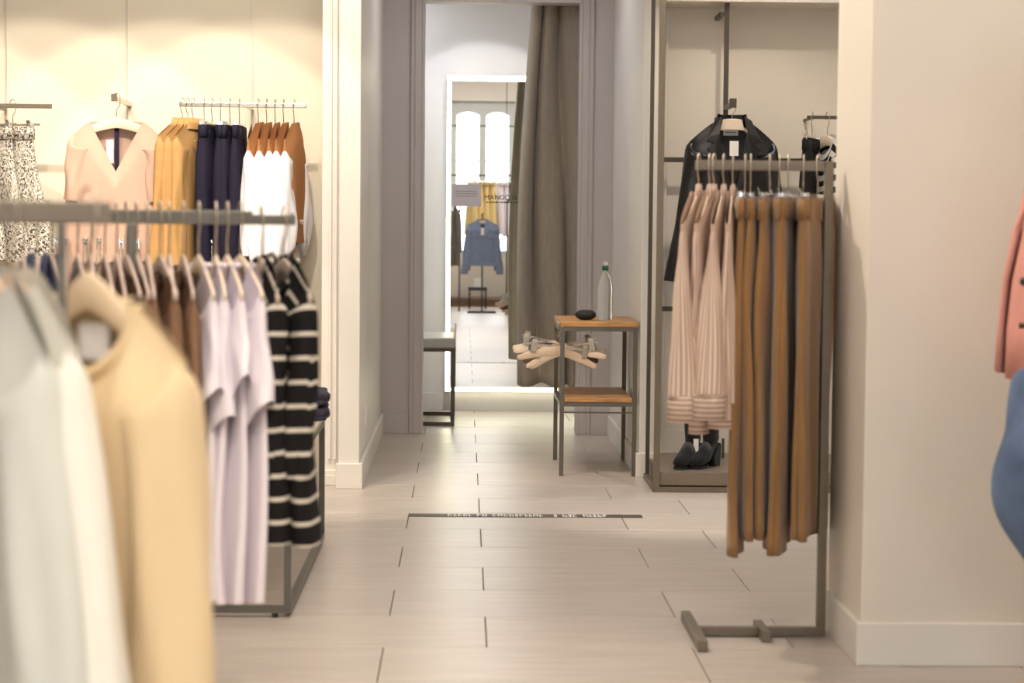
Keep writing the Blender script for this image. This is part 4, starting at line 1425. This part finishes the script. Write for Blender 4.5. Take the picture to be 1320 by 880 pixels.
# sage shirts rack to the side
sg = thing('clothes_rack', 'dark clothes rack with sage shirts seen in the mirror', 'clothes rack', (0.95, -1.5, 0))
MB().box(-0.36, 0.36, -0.011, 0.011, 1.57, 1.60).build('hang_bar', DARKMETAL, sg)
for x in (-0.35, 0.35):
    MB().box(x - 0.012, x + 0.012, -0.012, 0.012, 0.031, 1.5695).build('post', DARKMETAL, sg)
    MB().box(x - 0.014, x + 0.014, -0.22, 0.22, 0.0005, 0.0305).build('foot', DARKMETAL, sg)
sage_kind = Top('sage_shirt', 'shirt', F_SAGE, dict(W=0.2, hem=0.22, L=0.7, t1=0.03, t2=0.035), dict(L=0.58, rv0=0.035, rv1=0.05, out=0.02), collar=dict(neck=0.065), variants=2)
for i, x in enumerate((0.70, 0.78, 0.86, 0.95)):
    lab = say(i, 4, 'sage shirt', 'on the rack seen in the mirror')
    sage_kind.place((x, -1.5, 1.60), math.radians(100), lab, 'sage shirts behind the viewer', i)
    wood_hanger((x, -1.5, 1.60), math.radians(100), 'wooden hanger inside the ' + lab, 'wood', WOOD_H, 'hangers behind the viewer')
pt = thing('display_plinth', 'low brown wooden plinth under the window', 'plinth', (0.2, -4.25, 0))
MB().box(-1.2, 1.0, -0.30, 0.3, 0.0005, 0.10).build('plinth_body', mat('walnut', (0.16, 0.10, 0.065), 0.5, var=0.15, scale=8, stretch=(1, 8, 8)), pt)
MB().box(-1.22, 1.02, -0.30, 0.32, 0.1005, 0.135).build('plinth_top', mat('walnut_top', (0.19, 0.12, 0.08), 0.5, var=0.15, scale=8, stretch=(1, 8, 8)), pt)
bt_ = thing('black_stool', 'small black stool with a box in front of the plinth', 'stool', (0.21, -3.3, 0))
MB().box(-0.14, 0.14, -0.12, 0.12, 0.27, 0.32).build('seat', BLACK, bt_, bevel=0.01)
for x in (-0.12, 0.12):
    for y in (-0.1, 0.1):
        MB().box(x - 0.012, x + 0.012, y - 0.012, y + 0.012, 0.0005, 0.2695).build('leg', BLACK, bt_)
bxo = thing('shoe_box', 'small white box on the black stool', 'box', (0.21, -3.3, 0.321))
MB().box(-0.05, 0.05, -0.05, 0.05, 0, 0.10).build('box_body', WHITE, bxo, bevel=0.003)
MB().box(-0.052, 0.052, -0.052, 0.052, 0.1005, 0.125).build('lid', WHITE, bxo, bevel=0.003)
# grey and dark coats left of the denim jacket
gc = thing('clothes_rack', 'dark rack with grey coats left of the denim jacket', 'clothes rack', (-0.5, -2.6, 0))
MB().box(-0.36, 0.45, -0.011, 0.011, 1.57, 1.60).build('hang_bar', DARKMETAL, gc)
for x in (-0.35, 0.44):
    MB().box(x - 0.012, x + 0.012, -0.012, 0.012, 0.031, 1.5695).build('post', DARKMETAL, gc)
    MB().box(x - 0.014, x + 0.014, -0.22, 0.22, 0.0005, 0.0305).build('foot', DARKMETAL, gc)
coat_kind = Top('grey_coat', 'coat', mat('grey_wool', (0.16, 0.15, 0.13), 0.9), dict(W=0.2, hem=0.23, L=0.85, t1=0.05, t2=0.055), dict(L=0.6, rv0=0.05, rv1=0.05, out=0.02), collar=dict(neck=0.07), variants=2)
for i, x in enumerate((-0.32, -0.22, -0.12)):
    lab = say(i, 3, 'grey wool coat', 'on the rack behind the viewer')
    coat_kind.place((x, -2.6, 1.60), math.radians(80), lab, 'grey coats behind the viewer', i)
    wood_hanger((x, -2.6, 1.60), math.radians(80), 'wooden hanger inside the ' + lab, 'wood', WOOD_H, 'hangers behind the viewer')

# ================================================================== PERSON at the right edge
def skin_obj(name, verts, edges, radii, material, parent, sub=2):
    me = bpy.data.meshes.new(name)
    me.from_pydata(verts, edges, [])
    me.materials.append(material)
    o = bpy.data.objects.new(name, me)
    C.objects.link(o)
    o.parent = parent
    sm_ = o.modifiers.new('skin', 'SKIN')
    sm_.use_smooth_shade = True
    for i, r_ in enumerate(radii):
        rr_ = r_ if isinstance(r_, tuple) else (r_, r_)
        me.skin_vertices[0].data[i].radius = rr_
    me.skin_vertices[0].data[0].use_root = True
    s_ = o.modifiers.new('sub', 'SUBSURF')
    s_.levels = sub
    s_.render_levels = sub
    return o


person = thing('person', 'person in a salmon pink jacket and blue jeans walking at the right edge', 'person', (1.515, 4.95, 0))
SKIN = mat('skin', (0.62, 0.38, 0.27), 0.5)
PINK = mat('salmon_wool', (0.70, 0.32, 0.27), 0.85, var=0.05, scale=20)
JEAN = mat('blue_jeans', (0.13, 0.185, 0.30), 0.85, var=0.35, scale=7, bump=0.1, bscale=300)
HAIR = mat('brown_hair', (0.07, 0.04, 0.025), 0.6)
# the figure walks toward -X.  near leg (camera side, y<0) bent, far leg carries the weight
V_ = [(0.02, 0, 0.93), (0.02, 0, 1.08), (0.03, 0, 1.26), (0.045, 0, 1.40), (0.05, 0, 1.48), (0.045, 0, 1.54), (0.04, 0, 1.62), (0.045, 0, 1.69),
      (0.0, -0.085, 0.90), (-0.108, -0.09, 0.58), (0.15, -0.09, 0.17), (0.13, -0.09, 0.075), (0.03, -0.09, 0.035),
      (0.03, 0.085, 0.90), (0.05, 0.085, 0.50), (0.09, 0.085, 0.09), (0.05, 0.085, 0.045), (-0.07, 0.085, 0.03),
      (0.05, -0.165, 1.40), (0.14, -0.21, 1.13), (0.12, -0.23, 0.93), (0.10, -0.235, 0.89),
      (0.05, 0.165, 1.40), (0.13, 0.21, 1.13), (0.16, 0.23, 0.90), (0.15, 0.235, 0.86)]
E_ = [(0, 1), (1, 2), (2, 3), (3, 4), (4, 5), (5, 6), (6, 7), (0, 8), (8, 9), (9, 10), (10, 11), (11, 12), (0, 13), (13, 14), (14, 15), (15, 16), (16, 17),
      (3, 18), (18, 19), (19, 20), (20, 21), (3, 22), (22, 23), (23, 24), (24, 25)]
R_ = [(0.10, 0.14), (0.085, 0.12), (0.09, 0.13), (0.08, 0.12), 0.048, 0.045, 0.04, 0.03, 0.075, 0.055, 0.036, 0.035, 0.025, 0.075, 0.055, 0.036, 0.035, 0.025,
      0.05, 0.038, 0.027, 0.03, 0.05, 0.038, 0.027, 0.03]
# fingers
for (base, hx, sgn) in ((21, (0.10, -0.235, 0.89), 1), (25, (0.15, 0.235, 0.86), 1)):
    d = (-0.02, 0, -0.07) if base == 21 else (-0.02, 0, -0.07)
    for k in range(4):
        off = (k - 1.5) * 0.019
        i0 = len(V_)
        L_ = (0.9, 1.05, 1.0, 0.8)[k]
        V_.append((hx[0] + d[0] * 0.7, hx[1] + off, hx[2] + d[2] * 0.7))
        V_.append((hx[0] + d[0] * 1.2 * L_, hx[1] + off, hx[2] + d[2] * 1.25 * L_ - 0.006))
        V_.append((hx[0] + d[0] * 1.5 * L_ + 0.006, hx[1] + off, hx[2] + d[2] * 1.6 * L_ - 0.02))
        E_ += [(base, i0), (i0, i0 + 1), (i0 + 1, i0 + 2)]
        R_ += [0.009, 0.0085, 0.007]
    i0 = len(V_)
    V_.append((hx[0] + d[0] * 0.2 - 0.02, hx[1] + 0.03, hx[2] + d[2] * 0.2))
    V_.append((hx[0] + d[0] * 0.6 - 0.03, hx[1] + 0.04, hx[2] + d[2] * 0.6))
    E_ += [(base, i0), (i0, i0 + 1)]
    R_ += [0.010, 0.008]
body0 = skin_obj('body_skin', V_, E_, R_, SKIN, person, 1)
bpy.context.view_layer.update()
dg_ = bpy.context.evaluated_depsgraph_get()
src = bpy.data.meshes.new_from_object(body0.evaluated_get(dg_))
bpy.data.objects.remove(body0)
bb = MB().add([tuple(v_.co) for v_ in src.vertices], [tuple(p_.vertices) for p_ in src.polygons])
hrings = []
for z, xf, xb, hw_ in ((1.49, 0.0, 0.10, 0.05), (1.51, -0.02, 0.095, 0.044), (1.52, -0.042, 0.095, 0.040), (1.535, -0.050, 0.10, 0.052), (1.555, -0.048, 0.112, 0.061), (1.575, -0.052, 0.125, 0.067), (1.61, -0.051, 0.136, 0.073),
                       (1.645, -0.055, 0.14, 0.076), (1.68, -0.050, 0.14, 0.075), (1.71, -0.035, 0.13, 0.067), (1.735, -0.005, 0.105, 0.05), (1.750, 0.035, 0.07, 0.02)):
    hrings.append([((xf + xb) / 2 + (xb - xf) / 2 * math.cos(2 * PI * k / 28), hw_ * sp(math.sin(2 * PI * k / 28), 0.85), z) for k in range(28)])
bb.loft(hrings, True, True)
body = bb.build('body', SKIN, person, True)


def limb(path, radii, name, material, N=24, wob=0.004, seed=0, squash=1.0, caps=True):
    r = random.Random(seed)
    ph = r.uniform(0, 6)
    # smooth path
    P = [Vector(p) for p in path]
    S, RR = [], []
    n = len(P)
    for i in range(n - 1):
        p0, p1, p2, p3 = P[max(0, i - 1)], P[i], P[i + 1], P[min(n - 1, i + 2)]
        for k in range(8):
            t = k / 8
            S.append(0.5 * ((2 * p1) + (-p0 + p2) * t + (2 * p0 - 5 * p1 + 4 * p2 - p3) * t * t + (-p0 + 3 * p1 - 3 * p2 + p3) * t ** 3))
            RR.append(radii[i] + (radii[i + 1] - radii[i]) * sstep(0, 1, t))
    S.append(P[-1]); RR.append(radii[-1])
    rings = []
    for i, p in enumerate(S):
        d = (S[min(i + 1, len(S) - 1)] - S[max(i - 1, 0)]).normalized()
        s = Vector((0, 1, 0)); s = (s - d * s.dot(d)).normalized()
        t_ = d.cross(s)
        rings.append([p + s * ((RR[i] * squash + wob * math.sin(4 * th + i * 0.6 + ph)) * math.cos(th)) + t_ * ((RR[i] + wob * math.sin(3 * th - i * 0.5 + ph)) * math.sin(th)) for th in [2 * PI * q / N for q in range(N)]])
    return MB().loft(rings, caps, caps).build(name, material, person, True)


jeans = limb([(0.0, -0.01, 0.98), (-0.034, -0.075, 0.86), (-0.066, -0.09, 0.72), (-0.106, -0.09, 0.58), (-0.022, -0.09, 0.41), (0.15, -0.09, 0.17)],
             [0.115, 0.110, 0.098, 0.086, 0.080, 0.075], 'jeans_leg', JEAN, seed=2)
limb([(0.02, 0.01, 0.98), (0.03, 0.075, 0.86), (0.04, 0.085, 0.70), (0.05, 0.085, 0.50), (0.07, 0.085, 0.3), (0.09, 0.085, 0.10)],
     [0.13, 0.115, 0.10, 0.082, 0.078, 0.075], 'jeans_leg', JEAN, seed=3)
# jacket: open front, hem at hip
rings = []
for z, fx_, bx_, hy in ((0.86, -0.150, 0.16, 0.185), (0.98, -0.146, 0.155, 0.18), (1.10, -0.136, 0.145, 0.17), (1.22, -0.112, 0.15, 0.175), (1.33, -0.075, 0.155, 0.185), (1.42, -0.03, 0.15, 0.19), (1.455, -0.01, 0.14, 0.15), (1.485, 0.0, 0.115, 0.085)):
    ring = []
    for k in range(41):
        th = PI + 0.12 + (2 * PI - 0.24) * k / 40
        c, s = math.cos(th), math.sin(th)
        xx = (fx_ + bx_) / 2 + (bx_ - fx_) / 2 * sp(c, 0.7)
        ring.append((xx, hy * sp(s, 0.8) + 0.004 * math.sin(8 * th + z * 20), z + (0.006 * math.sin(5 * th) if z < 0.9 else 0)))
    rings.append(ring)
jk = MB().loft(rings, closed=False).build('jacket', PINK, person, True)
so_ = jk.modifiers.new('thick', 'SOLIDIFY'); so_.thickness = 0.012; so_.offset = 0
for s in (-1, 1):
    v = [(-0.095, s * 0.03, 1.22), (-0.05, s * 0.09, 1.36), (-0.005, s * 0.08, 1.46), (-0.01, s * 0.04, 1.45), (-0.05, s * 0.015, 1.34)]
    v2 = [(x_ - 0.028, y_, z_) for x_, y_, z_ in v]
    f = [(0, 1, 2, 3, 4), (9, 8, 7, 6, 5)] + [(i, i + 5, (i + 1) % 5 + 5, (i + 1) % 5) for i in range(5)]
    MB().add(v + v2, f).build('lapel', PINK, jk, bevel=0.004)
for z in (0.99, 1.10):
    b_ = MB().tube([(-0.132, -0.098, z), (-0.122, -0.118, z)], 0.011, 10).build('button', BLACK, jk, True)
limb([(0.05, -0.15, 1.42), (0.10, -0.19, 1.27), (0.14, -0.215, 1.13), (0.13, -0.225, 1.02), (0.12, -0.23, 0.94)], [0.075, 0.066, 0.058, 0.052, 0.048], 'jacket_sleeve', PINK, seed=5)
limb([(0.05, 0.15, 1.42), (0.10, 0.19, 1.27), (0.13, 0.215, 1.13), (0.15, 0.225, 1.01), (0.16, 0.23, 0.91)], [0.075, 0.066, 0.058, 0.052, 0.048], 'jacket_sleeve', PINK, seed=6)
# hair, face and shoes
hr = []
for i in range(11):
    f = i / 10
    z = 1.765 - 0.33 * f
    r_ = 0.094 * math.sqrt(max(0.03, 1 - (1 - min(1, f / 0.38)) ** 2)) * (1 if f < 0.6 else 1 - 0.3 * (f - 0.6))
    hr.append([(0.058 + r_ * 1.02 * math.cos(t), r_ * 0.92 * math.sin(t), z) for t in np.linspace(-PI * (0.98 - 0.40 * sstep(0.1, 0.35, f)), PI * (0.98 - 0.40 * sstep(0.1, 0.35, f)), 25)])
MB().loft(hr, closed=False).build('hair', HAIR, person, True).modifiers.new('thick', 'SOLIDIFY').thickness = 0.012
EYE = mat('eye_white', (0.8, 0.78, 0.75), 0.3)
for s in (-1, 1):
    e = MB().lathe([(0.001, -0.010), (0.008, -0.007), (0.011, 0), (0.008, 0.007), (0.001, 0.010)], 12, (-0.043, s * 0.030, 1.640)).build('eye', EYE, person, True)
    MB().lathe([(0.001, -0.005), (0.005, 0), (0.001, 0.005)], 10, (-0.053, s * 0.030, 1.640)).build('iris', HAIR, e, True)
    MB().tube([(0.045, s * 0.074, 1.645), (0.055, s * 0.084, 1.635), (0.052, s * 0.082, 1.605), (0.044, s * 0.073, 1.595)], 0.008, 8).build('ear', SKIN, person, True)
MB().add([(-0.050, 0, 1.645), (-0.076, 0, 1.602), (-0.047, -0.016, 1.595), (-0.047, 0.016, 1.595)], [(0, 2, 1), (0, 1, 3), (1, 2, 3), (0, 3, 2)]).build('nose', SKIN, person, bevel=0.004)
MB().tube([(-0.042, -0.022, 1.565), (-0.050, 0, 1.563), (-0.042, 0.022, 1.565)], 0.005, 8).build('mouth', mat('lips', (0.5, 0.2, 0.17), 0.5), person, True)
SHOE = mat('white_sneaker', (0.75, 0.73, 0.70), 0.6)
for (cx_, cy_, cz_, tl_) in ((0.10, -0.09, 0.0, 0.05), (0.03, 0.085, 0.0, 0.0)):
    rg = []
    for i in range(9):
        f = i / 8
        xx = cx_ - 0.15 + 0.27 * f
        hh = 0.045 + 0.045 * sstep(0.3, 0.8, f)
        ww_ = 0.046 * (math.sin(PI * (0.1 + 0.8 * f))) ** 0.5
        zz = tl_ * f
        rg.append([(xx, cy_ + ww_ * sp(math.cos(2 * PI * k / 16), 0.7), zz + 0.001 + hh * 0.5 * (1 + sp(math.sin(2 * PI * k / 16), 0.6))) for k in range(16)])
    MB().loft(rg, True, True).build('shoe', SHOE, person, True)
